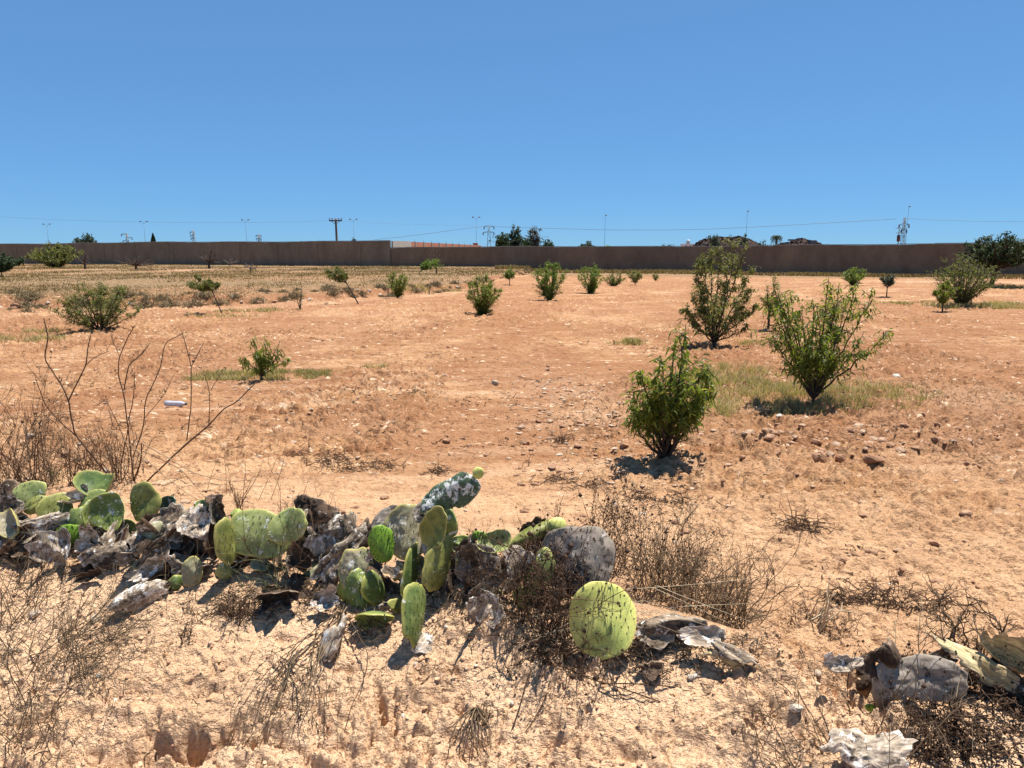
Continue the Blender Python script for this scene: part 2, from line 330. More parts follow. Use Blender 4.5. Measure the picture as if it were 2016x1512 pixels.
M['crust'] = pad_mat('pad_white_crusted', (.13, .19, .05), (.32, .37, .08), (.46, .46, .12), .30, .14)
M['yellow'] = pad_mat('pad_yellow_green', (.40, .45, .11), (.66, .64, .18), (.70, .64, .18), .08, .04, ns=6)
M['young'] = pad_mat('pad_young', (.09, .20, .014), (.17, .30, .025), (.2, .33, .03), 0, rough=.4)
M['dark'] = pad_mat('pad_dark_crusted', (.05, .085, .045), (.10, .15, .08), (.16, .22, .12), .40, .25)
M['grey'] = pad_mat('pad_grey', (.20, .155, .12), (.36, .30, .245), (.34, .28, .21), .24, .34, (.66, .60, .53), rough=.8)
M['dying'] = pad_mat('pad_dying', (.26, .27, .14), (.36, .30, .19), (.50, .42, .12), .25, .1, rough=.7)
M['dead'] = pad_mat('pad_dead', (.10, .065, .042), (.36, .27, .185), (.50, .42, .32), .30, .40, (.84, .79, .72), .8, .85)
M['deadwhite'] = pad_mat('pad_dead_white', (.26, .19, .13), (.56, .45, .34), (.56, .46, .36), .36, .34, (.92, .88, .82), .8, .9)
M['deaddark'] = pad_mat('pad_dead_dark', (.035, .02, .012), (.13, .08, .048), (.30, .21, .14), .20, .3, (.5, .45, .40), .85, .9)
M['deadwood'] = pad_mat('pad_dead_yellow_wood', (.40, .29, .14), (.60, .48, .26), (.4, .3, .2), .0, .12, fib=.9, rough=.9)
M['spine'] = rnd_mat('spine', [(0, (.05, .055, .02)), (.5, (.10, .09, .04)), (.7, (.45, .40, .3)), (1, (.7, .66, .55))], .6)
M['wallplaster'] = None

# ------------------------------------------------------------------ ground sheet
GR = {}
def gh(x, y):
    # height of the ground sheet itself, read back from its grid
    x = np.asarray(x, float); y = np.asarray(y, float); ys, t, Z = GR['ys'], GR['t'], GR['Z']
    q = np.clip(x/np.sqrt(np.maximum(y, 0)**2+1.6**2), t[0], t[-1]); i = np.clip(np.searchsorted(ys, y)-1, 0, len(ys)-2); j = np.clip(np.searchsorted(t, q)-1, 0, len(t)-2)
    a = np.clip((y-ys[i])/(ys[i+1]-ys[i]), 0, 1); b = (q-t[j])/(t[j+1]-t[j])
    return (Z[i, j]*(1-b)+Z[i, j+1]*b)*(1-a)+(Z[i+1, j]*(1-b)+Z[i+1, j+1]*b)*a
def gz(x, y): return float(gh(x, y))
def ground():
    yr = [np.linspace(-45, 1.5, 24)]; y = 1.5; L = []
    while y < 6000:
        L.append(y); y += y*(.0125 if y < 1.9 else .0021 if y < 5 else .0042 if y < 22 else .012 if y < 200 else .06)
    ys = np.concatenate([yr[0][:-1], L]); w = np.sqrt(np.maximum(ys, 0)**2+1.6**2)
    ti = np.linspace(-.80, .80, 860); to = .80+(2.4)*np.linspace(0, 1, 46)[1:]**1.8
    t = np.concatenate([-to[::-1], ti, to])
    X = w[:, None]*t[None]; Y = np.broadcast_to(ys[:, None], X.shape).copy()
    Z = height(X, Y); nr, nc = X.shape
    Z = np.where(Y > 300, Z*0-.0, Z); GR['ys'] = ys; GR['t'] = t; GR['Z'] = Z
    i = np.arange(nr-1)[:, None]*nc; j = np.arange(nc-1)[None]
    f = np.stack([i+j, i+j+1, i+nc+j+1, i+nc+j], -1).reshape(-1, 4)
    mb = MB(); mb.add(np.stack([X, Y, Z], -1).reshape(-1, 3), f4=f)
    o = mb.build('ground', M['soil']); tag(o, kind='structure')
    u = Y-crest(X)
    pale = sst(.56, .74, fbm(X*.45, Y*.16, 200, 3))*.28*sst(3, 7, Y)
    for (px, py, rx, ry, s) in ((1120, 775, .9, 1.6, .6), (1170, 830, .9, .5, .6), (1900, 790, 1.0, 1.4, .8), (1290, 925, 1.2, .25, .6), (1950, 555, 10, 5, .5), (640, 850, 1.5, .4, .3), (1480, 1010, 1.5, .3, .3), (480, 640, 4, 2, .2)):
        g = G(px, py); q = ((X-g.x)/rx)**2+((Y-g.y)/ry)**2+3.2*(fbm(X*2.6, Y*2.6, 210, 4)-.5)
        pale = np.maximum(pale, s*np.exp(-np.maximum(q, 0)))
    pale = np.maximum(pale, .95*(1-sst(-.25, .25, u+.2*(fbm(X*2, Y*2, 66, 3)-.5)))*(.55+.6*fbm(X*2.2, Y*2.2, 67, 3)))
    bk0 = np.interp(X, BKX, BKY)-Y; on0 = 1-sst(2, 8, X)
    pale = np.maximum(pale, .55*np.exp(-((bk0-3.2)/2.4)**2)*on0*sst(.2, .6, fbm(X*.6, Y*.9, 250, 3)+.1))
    fur = np.sin((Y*.95-X*.18+.6*fbm(X*.4, Y*.4, 15, 2)+.12*fbm(X*3, Y*3, 16, 2))*2*math.pi/.62); pale = np.maximum(pale, .5*sst(.35, .95, fur)*sst(.42, .62, fbm(X*.5, Y*.9, 260, 3))*sst(4.5, 6.5, Y)*(1-sst(22, 34, Y)))
    trk = np.abs(((Y-.10*X-.012*X*X)/3.1) % 1-.5); pale = np.maximum(pale, .55*(1-sst(.03, .09, trk))*sst(.4, .6, fbm(X*.3, Y*.5, 270, 3))*sst(9, 12, Y)*(1-sst(40, 60, Y)))
    pale = np.maximum(pale, .34*(1-sst(5.0, 7.0, Y+.25*X))*sst(0, .6, u)); pale = pale*(1-.45*sst(9, 13, Y)*(1-sst(20, 30, Y)))
    red = sst(.44, .62, fbm(X*.35+7, Y*.25, 220, 4))*.60*sst(5.5, 7.5, Y)
    red = np.maximum(red, .6*sst(.3, .9, -fur)*sst(.36, .56, fbm(X*.6, Y*1.1, 265, 3))*sst(5.5, 7, Y)*(1-sst(22, 34, Y)))
    red = np.maximum(red, (.22+.45*sst(.35, .65, fbm(X*1.1, Y*.8, 280, 4)))*sst(6.5, 9.5, Y)*(1-.7*sst(.35, .6, pale)))
    bk = np.interp(X, BKX, BKY); on = 1-sst(3, 9, X)
    bank = np.exp(-((Y-bk)/1.3)**2)*on; red = np.maximum(red, bank*.8)
    dry = sst(0, 1.5, Y-bk)*on*(.6+.4*sst(.35, .6, fbm(X*.15, Y*.15, 230, 3)))
    dry = np.maximum(dry, .8*sst(0, 2, Y-(66-.2*X))*(X > 2))
    for (px, py, rx, ry) in ((300, 533, 9, 1.6), (380, 534, 7, 1.2), (170, 540, 3, 1.5), (60, 525, 4, 3), (500, 532, 6, .8)):
        g = at(px, py, 80); d_ = ray(px, py); Yg = (CAMH-.3)/-d_[2]*d_[1]; Xg = d_[0]/d_[1]*Yg
        q = ((X-Xg)/rx)**2+((Y-Yg)/ry)**2+1.2*(fbm(X*.9, Y*.9, 240, 3)-.5); k = np.exp(-np.maximum(q, 0)**2); dry = dry*(1-.9*k); pale = np.maximum(pale, k*.8)
    col = np.stack([np.clip(pale, 0, 1), np.clip(red, 0, 1), np.clip(dry, 0, 1), X*0+1], -1).reshape(-1, 4)
    a = o.data.color_attributes.new('mask', 'FLOAT_COLOR', 'POINT'); a.data.foreach_set('color', col.ravel())
ground()
nprng = np.random.default_rng(7); rnd = random.Random(11)

# ------------------------------------------------------------------ walls behind the field
def wall_mat(name, c, c2, lit=False):
    m, n, l, p, o = newmat(name); g = n.new('ShaderNodeTexCoord'); v = g.outputs['Object']
    st = noise(n, l, mapped(n, l, v, (.35, .35, .16)), 1.2, 7, .75); fi = noise(n, l, v, 9, 4, .7)
    br = n.new('ShaderNodeTexBrick'); l.new(mapped(n, l, v, (1, 1, 1)), br.inputs[0]); br.inputs['Scale'].default_value = 1
    cx = n.new('ShaderNodeSeparateXYZ'); l.new(v, cx.inputs[0]); cb = n.new('ShaderNodeCombineXYZ'); l.new(cx.outputs[0], cb.inputs[0]); l.new(cx.outputs[2], cb.inputs[1]); l.new(cb.outputs[0], br.inputs[0])
    br.inputs['Brick Width'].default_value = .42; br.inputs['Row Height'].default_value = .21; br.inputs['Mortar Size'].default_value = .02
    br.inputs['Color1'].default_value = (.95, .95, .95, 1); br.inputs['Color2'].default_value = (1.06, 1.05, 1.04, 1); br.inputs['Mortar'].default_value = (.86, .87, .88, 1)
    col = mix(n, l, ramp(n, l, st, [(.35, 0.0), (.65, 1.0)]), c, c2); col = mix(n, l, 1.0, col, br.outputs[0], 'MULTIPLY')
    col = mix(n, l, .5, col, ramp(n, l, fi, [(.3, .8), (.7, 1.2)]), 'MULTIPLY')
    l.new(col, p.inputs['Base Color']); p.inputs['Roughness'].default_value = .95; bump(n, l, p, fi, .4, .02); return m
M['wall_l'] = wall_mat('wall_grey_render', (.15, .11, .07), (.235, .175, .12)); M['wall_r'] = wall_mat('wall_brown_block', (.15, .098, .062), (.225, .155, .10))
M['wall_red'] = wall_mat('wall_red_brick', (.42, .15, .085), (.50, .2, .11)); M['wall_pale'] = plain('pale_render', (.42, .38, .32), .9, ns=1.5, var=.12)
M['concrete'] = plain('concrete', (.30, .28, .25), .9, ns=2, var=.2)
def wallrun(name, pts, H, mat, label, cat='wall', cap=True, thick=.25, colsp=0):
    # pts: plan points; a straight run of wall between each pair, shared thickness
    x0, y0 = pts[0]; e = empty(name, (x0, y0, 0), label, cat)
    for (ax, ay), (bx, by) in zip(pts[:-1], pts[1:]):
        mb = MB(); L = math.hypot(bx-ax, by-ay); rz = math.atan2(by-ay, bx-ax)
        N = max(2, int(L/3)); nx, ny = -math.sin(rz)*thick/2, math.cos(rz)*thick/2
        tt = np.linspace(0, 1, N+1); X = ax+(bx-ax)*tt; Y = ay+(by-ay)*tt; hz = H+.06*np.sin(tt*L*.11)+.04*np.sin(tt*L*.37)+.05*(vn(tt*L*.3, tt*0, 8)-.5)
        v = np.stack([np.stack([X-nx, Y-ny, X*0-.6], 1), np.stack([X-nx, Y-ny, hz], 1), np.stack([X+nx, Y+ny, hz], 1), np.stack([X+nx, Y+ny, X*0-.6], 1)], 1).reshape(-1, 3)
        f = []
        for k in range(N):
            for q in range(4): f.append([k*4+q, k*4+(q+1) % 4, (k+1)*4+(q+1) % 4, (k+1)*4+q])
        f += [[3, 2, 1, 0], [N*4, N*4+1, N*4+2, N*4+3]]
        # local frame along the wall so that the block courses follow it
        o = mb; mb.add(v - np.array([ax, ay, 0])); vv = mb.v[0]; c, s = math.cos(-rz), math.sin(-rz)
        mb.v[0] = np.stack([vv[:, 0]*c-vv[:, 1]*s, vv[:, 0]*s+vv[:, 1]*c, vv[:, 2]], 1); mb.f4.append(np.array(f))
        w = bpy.data.objects.new('wall_panel', mb.mesh('wall_panel', mat, False)); sc.collection.objects.link(w); w.parent = e; w.location = (ax-x0, ay-y0, 0); w.rotation_euler = (0, 0, rz)
        if cap:
            cm = MB(); 
            for k in range(N): 
                mx, my = (X[k]+X[k+1])/2, (Y[k]+Y[k+1])/2; box(cm, (mx, my, (hz[k]+hz[k+1])/2+.05), (L/N+.004*(k % 2), thick+.08, .08), rz)
            cm.build('coping', M['concrete'], e, False)
        if colsp:
            n = int(L/colsp)
            for k in range(n+1):
                t = (k+.3)/(n+1); mx, my = ax+(bx-ax)*t-nx*1.05, ay+(by-ay)*t-ny*1.05
                pm = MB(); box(pm, (mx, my, (H-.3)/2), (.22, .1, H-.35), rz, .5); pm.build('pilaster', mat, e, False)
    return e
A = at(770, 528, 106); Lf = at(-220, 520, 150); Rt = at(2250, 545, 62)
hiH = at(770, 474, 106).z - 0; loH = 2.85
wallrun('boundary_wall', [(Lf.x, Lf.y), (A.x, A.y)], hiH, M['wall_l'], 'taller dark grey rendered wall running along the left half of the field edge', colsp=7.5)
wallrun('boundary_wall', [(A.x+.02, A.y+.15), (Rt.x, Rt.y+.15)], loH, M['wall_r'], 'long lower brown wall closing the right half of the field', colsp=22)
far = at(946, 484, 158)
P1 = (A.x+.16, A.y+.6); P2 = (A.x+.16+(far.x-A.x)*.15, A.y+.6+(far.y-A.y)*.15)
w3 = wallrun('compound_wall', [P1, P2], hiH, M['wall_pale'], 'sunlit wall receding behind the brown wall, pale render then red brick', cap=False)
P3 = (far.x, far.y)
for kk in range(1):
    e2 = MB(); ax, ay = P2; bx, by = P3; rz = math.atan2(by-ay, bx-ax); L = math.hypot(bx-ax, by-ay)
    box(e2, (L/2+.02, 0, hiH/2), (L, .25, hiH+.02)); o = e2.build('red_brick_panel', M['wall_red'], None, False); o.parent = w3; o.location = (ax-P1[0], ay-P1[1], 0); o.rotation_euler = (0, 0, rz)
    for t in np.linspace(.04, .8, 9):
        pm = MB(); box(pm, (ax+(bx-ax)*t+.17, ay+(by-ay)*t, hiH/2), (.12, .45, hiH+.1), rz-math.pi/2); tag(pm.build('pilaster', M['concrete'], w3, False))
        pm = MB(); tube(pm, [(ax+(bx-ax)*t, ay+(by-ay)*t, hiH), (ax+(bx-ax)*t, ay+(by-ay)*t, hiH+.4)], .02, 4); pm.build('rebar', M['bark'], w3)

# ------------------------------------------------------------------ trees and shrubs with leaves
def bez(a, b, c, d, n):
    t = np.linspace(0, 1, n)[:, None]; return (1-t)**3*a+3*t*(1-t)**2*b+3*t*t*(1-t)*c+t**3*d
SHOOT = [1.0]
def leafy(name, label, cat, base, H, W, tips=None, nst=7, trunk=.12, N=None, leaf=None, mat='leaf', bark='bark', seed=1, droop=.35, side=1.0, group=None, lean=(0, 0), low=.25, r0=None, asp=.26, dens=1.0, flat=.55, bare=False, lowleaf=-.3):
    rg = np.random.default_rng(seed); b = np.array([base.x, base.y, gz(base.x, base.y)-.02]) if base.y < 60 else np.array([base.x, base.y, float(smooth_h(base.x, base.y))-.05])
    D = b[1]; px_m = D/739.; e = empty(name, tuple(b), label, cat, group)
    if leaf is None: leaf = max(.075, 1.9*px_m)
    lw = max(leaf*asp, .55*px_m)
    if r0 is None: r0 = .016*H+.004
    fork = b+np.array([lean[0]*trunk, lean[1]*trunk, trunk*H])
    tm = MB(); rr = max(r0, .35*px_m)
    if trunk > .03: tube(tm, bez(b, b+(fork-b)*.3+[.01, 0, 0], b+(fork-b)*.7, fork, 5), np.linspace(rr*1.25, rr, 5), 7)
    if tips is None:
        tips = []
        for i in range(nst):
            an = 6.283*i*.618+rg.uniform(-.3, .3); q = math.sqrt((i+.6)/nst); k = rg.uniform(.8, 1.0)
            zt = H*(1-(1-low)*flat*q*q*rg.uniform(.5, 1.1))*k
            tips.append(b+np.array([math.cos(an)*W*.5*q*.92+lean[0], math.sin(an)*W*.5*q*.92+lean[1], zt]))
    SP_, SD = [], []
    for i, tp in enumerate(tips):
        tp = np.array(tp, float); d = tp-fork
        s0 = fork if trunk > .03 else b+np.array([rg.uniform(-1, 1)*.03*W, rg.uniform(-1, 1)*.03*W, 0])
        mid1 = s0+np.array([d[0]*.30, d[1]*.30, d[2]*.30])+rg.normal(0, .02*H, 3); mid2 = s0+np.array([d[0]*.78, d[1]*.78, d[2]*.62])+rg.normal(0, .02*H, 3)
        n = 14; st = bez(s0, mid1, mid2, tp, n); st[1:-1] += rg.normal(0, .006*H, (n-2, 3))
        tube(tm, st, np.maximum(np.linspace(rr*.75, rr*.15, n), .12*px_m), 5)
        sl_ = np.linalg.norm(tp-s0); t0 = low
        for t in np.linspace(t0, 1, n*2):
            k = min(int(t*(n-1)), n-2); SP_.append(st[k]+(st[k+1]-st[k])*(t*(n-1)-k)); SD.append(st[k+1]-st[k])
        ns = int(9*side)
        for j in range(ns):
            t = low*.8+(1-low*.8)*(j+rg.uniform(0, 1))/ns; k = min(int(t*(n-1)), n-2); p0 = st[k]; ln = SHOOT[0]*sl_*rg.uniform(.12, .32)*(.45+.75*math.sin(math.pi*min(1, t)**1.3))
            an = rg.uniform(0, 6.283); dd = np.array([math.cos(an), math.sin(an), rg.uniform(.3, 1.1)]); dd /= np.linalg.norm(dd)
            out_ = tp-b; out_[2] = 0; dd += .3*out_/(np.linalg.norm(out_)+1e-6)
            p1 = p0+dd*ln*.5; p2 = p0+dd*ln+np.array([0, 0, -droop*ln*.3]); q = bez(p0, p0+dd*ln*.3, p1, p2, 6)
            tube(tm, q, np.maximum(np.linspace(rr*.28, rr*.08, 6), .08*px_m), 3)
            for z in range(6): SP_.append(q[z]); SD.append(q[min(z+1, 5)]-q[max(z-1, 0)])
            if ns and rg.uniform() < .6:
                p3 = q[3]; an2 = rg.uniform(0, 6.283); d3 = np.array([math.cos(an2), math.sin(an2), rg.uniform(-.2, .9)]); q2 = np.linspace(p3, p3+d3*ln*.5, 4)
                tube(tm, q2, np.maximum(np.linspace(rr*.15, rr*.06, 4), .06*px_m), 3)
                for z in range(4): SP_.append(q2[z]); SD.append(d3)
    tm.build('trunk', M[bark], e)
    if bare: return e
    SP_ = np.array(SP_); SD = np.array(SD)
    if N is None: N = int(min(9000, dens*3.6*H*W/(leaf*lw)))
    # uneven foliage: some shoots carry more leaves than others
    wgt = .15+fbm(SP_[:, 0]*5/max(W, .1)+seed, SP_[:, 2]*5/max(H, .1)+SP_[:, 1]*3, seed, 2)**2.5; wgt = wgt*(.03+sst(lowleaf, lowleaf+.25, (SP_[:, 2]-b[2])/H)); wgt /= wgt.sum()
    idx = rg.choice(len(SP_), N, p=wgt); P = SP_[idx]+rg.normal(0, leaf*.28, (N, 3)); d = SD[idx]; d = d/(np.linalg.norm(d, axis=1)[:, None]+1e-9)
    rd = rg.normal(0, 1, (N, 3)); rd /= np.linalg.norm(rd, axis=1)[:, None]
    dr = d*.55+rd*.9+np.array([0, 0, -droop]); nn = rg.normal(0, 1, (N, 3))+np.array([0, 0, 1.2])
    cl = MB(); leaves(cl, P, dr, nn, rg.uniform(.6, 1.15, N)*leaf, rg.uniform(.75, 1.2, N)*lw, np.clip(rg.normal(.45, .22, N), 0, 1), droop*.5)
    cl.build('crown', M[mat], e); return e
def sz(px0, px1, ptop, pbase, D=None, cx=None):
    cx = (px0+px1)/2 if cx is None else cx; g = G(cx, pbase); Y = g.y if D is None else D
    fw = Y*CP+(CAMH)*SP; return g if D is None else Vector((at(cx, pbase, Y).x, Y, 0)), at(cx, ptop, Y).z-g.z*(D is None), (px1-px0)*fw/F
def tipset(tl, Y, seed, dep):
    rg = np.random.default_rng(seed); return [np.array(at(x, y, Y+(z if z is not None else rg.uniform(-dep, dep)))) for (x, y, *zz) in tl for z in [zz[0] if zz else None]]
# near almond trees
SHOOT[0] = .72
g, H, W = sz(1235, 1400, 635, 915, cx=1310)
leafy('almond_tree', 'bushy green almond sapling nearest the camera, narrow pointed top, short left shadow', 'tree', g, H, W,
      tipset([(1350, 638), (1330, 668), (1352, 690), (1300, 700), (1260, 728), (1245, 765), (1238, 820), (1385, 715), (1398, 745), (1290, 740), (1370, 770), (1320, 730, -.3), (1330, 720, .3), (1275, 790, -.3), (1360, 800, -.3), (1300, 780, .3), (1300, 760, -.35), (1345, 720), (1345, 740, -.25)], g.y, 3, .33),
      trunk=.0, N=4000, leaf=.080, seed=3, droop=.55, side=1.1, lowleaf=.16, low=.36, asp=.24)
g, H, W = sz(1505, 1750, 545, 805, cx=1600)
leafy('almond_tree', 'wide branching almond tree in green grass with a bare limb reaching right', 'tree', g, H, W,
      tipset([(1522, 546), (1530, 565), (1515, 590), (1545, 580), (1535, 620), (1522, 660), (1556, 575), (1580, 600), (1632, 545), (1640, 560), (1652, 558), (1688, 552), (1718, 566), (1670, 585), (1610, 600), (1645, 590, .2), (1540, 600, -.2), (1660, 640), (1745, 650), (1700, 655), (1640, 620, .4), (1590, 640, -.4), (1620, 660, -.4), (1560, 650, .4), (1650, 690, -.3), (1545, 715), (1600, 590)], g.y, 5, .45),
      trunk=.05, lowleaf=.14, N=5200, leaf=.078, seed=5, droop=.6, low=.34, r0=.02, asp=.24)
g, H, W = sz(1350, 1490, 470, 685, cx=1405)
leafy('almond_tree', 'tall airy almond tree overlapping the brown wall, behind the nearest sapling', 'tree', g, H, W,
      tipset([(1400, 480), (1420, 488), (1452, 470), (1468, 482), (1440, 500), (1385, 500), (1480, 525), (1372, 540), (1360, 570), (1352, 600), (1480, 570), (1488, 600), (1362, 640), (1470, 640), (1430, 560, .7), (1410, 580, -.7), (1455, 590, -.5), (1390, 600, .5), (1430, 640, -.4)], g.y, 8, .65),
      trunk=.05, N=8500, leaf=.08, lowleaf=.08, mat='leaf_olive', seed=8, droop=.5, low=.3, r0=.025, asp=.27)
g, H, W = sz(1490, 1535, 540, 652, cx=1512)
leafy('almond_tree', 'thin pale sapling half hidden behind the wide branching almond tree', 'tree', g, H, W, nst=5, trunk=.4, N=700, mat='leaf_olive', seed=12)
g, H, W = sz(467, 570, 660, 752, cx=515)
leafy('almond_tree', 'small drooping sapling standing alone in the grass patch left of centre', 'tree', g, H, W,
      tipset([(500, 662), (520, 668), (552, 668), (480, 700), (565, 705), (472, 708), (530, 690), (505, 690), (550, 690)], g.y, 4, .2), trunk=.1, N=700, leaf=.08, seed=14, droop=.9, low=.35)
SHOOT[0] = 1.0
def auto(name, label, cat, x0, x1, top, base, cx=None, D=None, **k):
    if D is None: x0, x1 = x0-.08*(x1-x0), x1+.08*(x1-x0); k['dens'] = 1.35*k.get('dens', 1.0)
    g, H, W = sz(x0, x1, top, base, D, cx); return leafy(name, label, cat, g, H, W, **k)
auto('almond_tree', 'compact round-bodied green bush in mid-field, centre of the photo', 'tree', 915, 985, 530, 621, 950, nst=14, trunk=.03, seed=21, mat='leaf', low=.08, flat=.5, dens=1.5)
auto('almond_tree', 'leafy bush with two separate bright tops right of the central bush', 'tree', 1048, 1116, 503, 592, 1082, nst=15, trunk=.03, seed=22, mat='leaf_bright', low=.1, dens=1.0)
auto('almond_tree', 'upright dark-footed green bush, third along from the central bush', 'tree', 1138, 1190, 512, 578, 1163, nst=12, trunk=.03, seed=23, mat='leaf_bright', low=.08, dens=1.1)
auto('shrub', 'low rounded dull-green shrub just right of the upright dark-footed bush', 'shrub', 1188, 1230, 531, 564, 1210, nst=10, trunk=.03, seed=24, mat='leaf_olive', low=.1)
auto('shrub', 'small v-shaped shrub in front of the brown wall, between two smaller shrubs', 'shrub', 1236, 1270, 529, 562, 1250, nst=7, trunk=.15, seed=25, mat='leaf_olive', low=.25)
auto('shrub', 'tiniest upright shrub far out by the wall, left of the tall airy tree', 'shrub', 1284, 1297, 536, 554, 1290, nst=4, trunk=.1, seed=26, mat='leaf_olive')
auto('almond_tree', 'bushy green sapling at the end of the stony bank, left of the central bush', 'tree', 763, 804, 528, 588, 783, nst=12, trunk=.05, seed=27, mat='leaf', low=.15)
auto('almond_tree', 'slim young sapling between the central bush and the two-topped bush', 'tree', 993, 1014, 525, 562, 1003, nst=5, trunk=.3, seed=28, mat='leaf_bright', low=.4)
auto('almond_tree', 'leaning sapling with a dark crooked stem at the stony bank', 'tree', 672, 710, 515, 599, 706, nst=8, trunk=.5, r0=.022, seed=29, mat='leaf_olive', lean=(-.9, 0), low=.35)
auto('almond_tree', 'thin wispy upright sapling with almost bare twin stems on the left', 'tree', 582, 602, 548, 612, 591, nst=4, trunk=.02, seed=30, mat='leaf_olive', N=120)
auto('almond_tree', 'sapling leaning left on a long bare stem before the dry terrace', 'tree', 380, 442, 535, 622, 438, nst=8, trunk=.55, r0=.016, seed=31, mat='leaf_olive', lean=(-.55, .1), low=.35)
auto('almond_tree', 'spreading olive-green bush with bare lower stems at the left', 'tree', 118, 268, 545, 655, 198, nst=20, trunk=.03, seed=32, mat='leaf_olive', low=.3, dens=.75, flat=.8)
auto('almond_tree', 'leafless stake-like sapling standing at the grassy end of the bank', 'sapling', 838, 850, 545, 580, 845, nst=2, trunk=.1, seed=33, bare=True, side=.2)
auto('shrub', 'rounded green shrub seen over the wide almond tree, near the wall', 'shrub', 1655, 1708, 522, 562, 1678, nst=12, trunk=.05, seed=34, mat='leaf_bright', low=.1)
auto('shrub', 'small grey-green sapling on a bare stem, right of the rounded shrub', 'shrub', 1732, 1758, 535, 586, 1745, nst=6, trunk=.35, seed=35, mat='leaf_far', low=.4)
auto('almond_tree', 'broad olive bush in front of the leaning tree at the right', 'tree', 1838, 1955, 500, 606, 1893, nst=36, trunk=.03, seed=36, mat='leaf_olive', low=.08, dens=3.2, flat=.5, asp=.35)
auto('almond_tree', 'small dark sapling on a short stem at the left foot of the broad olive bush', 'tree', 1836, 1876, 545, 614, 1855, nst=7, trunk=.2, seed=37, mat='leaf', low=.25)
auto('carob_tree', 'large dark-crowned leaning tree at the right edge before the wall', 'tree', 1895, 2045, 452, 566, 1950, nst=26, trunk=.3, seed=38, mat='leaf_dark', asp=.45, lean=(.7, 0), low=.3, dens=7, leaf=.16, r0=.11, flat=.55)
auto('carob_tree', 'dome-shaped pale green tree against the wall at the far left', 'tree', 62, 160, 470, 528, 112, nst=26, trunk=.04, seed=39, mat='leaf_olive', asp=.45, low=.08, dens=3.5, flat=.7)
auto('carob_tree', 'dark green tree cut by the left edge of the photo', 'tree', -45, 45, 495, 546, 4, nst=18, trunk=.2, seed=40, mat='leaf_dark', asp=.45, low=.2, dens=3.5)
auto('shrub', 'drooping green shrub beside a bare tree, below the wall corner', 'shrub', 818, 860, 508, 539, 822, nst=10, trunk=.25, seed=41, mat='leaf_bright', low=.35, lean=(1.2, 0))
for (x0, x1, tp, bs, cx, lab, bk, n, sd) in ((158, 182, 495, 530, 168, 'short bare forked tree right of the dome-shaped green tree', 'bark', 6, 50), (232, 318, 500, 531, 268, 'bare umbrella-shaped tree with drooping limbs in front of the left wall', 'bark', 14, 51),
        (394, 442, 484, 529, 412, 'bare dark tree with dense upright twigs before the left wall', 'bark', 14, 52), (432, 466, 503, 526, 453, 'bleached dead tree with arching pale branches before the left wall', 'bark_grey', 9, 53),
        (474, 512, 510, 536, 493, 'low thin leafless tree right of the bleached tree', 'bark_grey', 9, 54), (842, 888, 488, 538, 859, 'fan-shaped leafless tree just right of the drooping green shrub', 'bark', 12, 55)):
    auto('bare_tree', lab, 'tree', x0, x1, tp, bs, cx, nst=n, trunk=.3, seed=sd, bare=True, low=.2, bark=bk, side=1.0, r0=.11 if sd < 53 else .05, flat=.8, droop=1.5 if sd in (51, 53) else .3)
# trees beyond the wall
FT = [(148, 194, 458, 172, 190, 'leaf_far', 12, 'bushy grey-green tree rising over the left wall'), (972, 1000, 455, 988, 165, 'leaf_dark', 10, 'lowest bushy tree at the left of the clump over the wall'),
      (996, 1034, 438, 1015, 168, 'leaf_far', 12, 'tallest dark green pointed tree of the clump over the wall'), (1024, 1042, 465, 1034, 170, 'leaf_dark', 7, 'small round bush between the two pointed trees over the wall'),
      (1036, 1064, 438, 1051, 172, 'leaf_grey', 9, 'slim brownish pointed tree of the clump over the wall'), (1068, 1092, 466, 1080, 160, 'leaf_dark', 9, 'dark ball-shaped tree at the right end of the clump over the wall'),
      (1138, 1176, 472, 1157, 175, 'leaf_dark', 10, 'low dark twin-topped tree over the wall beside the lamp post'), (1172, 1214, 480, 1193, 160, 'leaf_bright', 10, 'flat bright green hedge-like shrub at the foot of the lamp post'),
      (1286, 1300, 481, 1293, 200, 'leaf_far', 5, 'tiniest bush over the wall, left of the white house'), (1298, 1312, 475, 1305, 200, 'leaf_dark', 6, 'small dark round tree over the wall, left of the white house'),
      (1308, 1330, 478, 1318, 205, 'leaf_dark', 6, 'wider low dark bush over the wall next to the white house'), (1397, 1418, 447, 1406, 150, 'leaf_far', 6, 'tallest spindly sapling growing before the big scrap heap'),
      (1430, 1442, 459, 1436, 158, 'leaf_far', 4, 'left of the two tiny treetops above the big scrap heap'), (1442, 1454, 459, 1448, 158, 'leaf_far', 4, 'right of the two tiny treetops above the big scrap heap'),
      (1458, 1470, 455, 1464, 150, 'leaf_far', 5, 'small sapling at the foot of the lamp post by the scrap heap'), (1492, 1504, 466, 1498, 150, 'leaf_far', 4, 'faint sapling just right of the big scrap heap'),
      (626, 636, 469, 631, 210, 'leaf_far', 4, 'tiny treetop over the wall left of the wooden pole'), (690, 702, 467, 696, 200, 'leaf_far', 4, 'tiny treetop over the wall right of the wooden pole')]
for i, (x0, x1, tp, cx, D, mt, n, lab) in enumerate(FT):
    auto('tree' if i not in (7,) else 'shrub', lab, 'tree' if i != 7 else 'shrub', x0, x1, tp, 500, cx, D, nst=n if 10 < i < 16 else int(n*2), trunk=.12, seed=70+i, mat=mt, asp=.5, low=.3, dens=1.4 if 10 < i < 16 else 4.5, flat=1.3 if i in (2, 4) else .6, group='trees beyond the wall', side=.8)
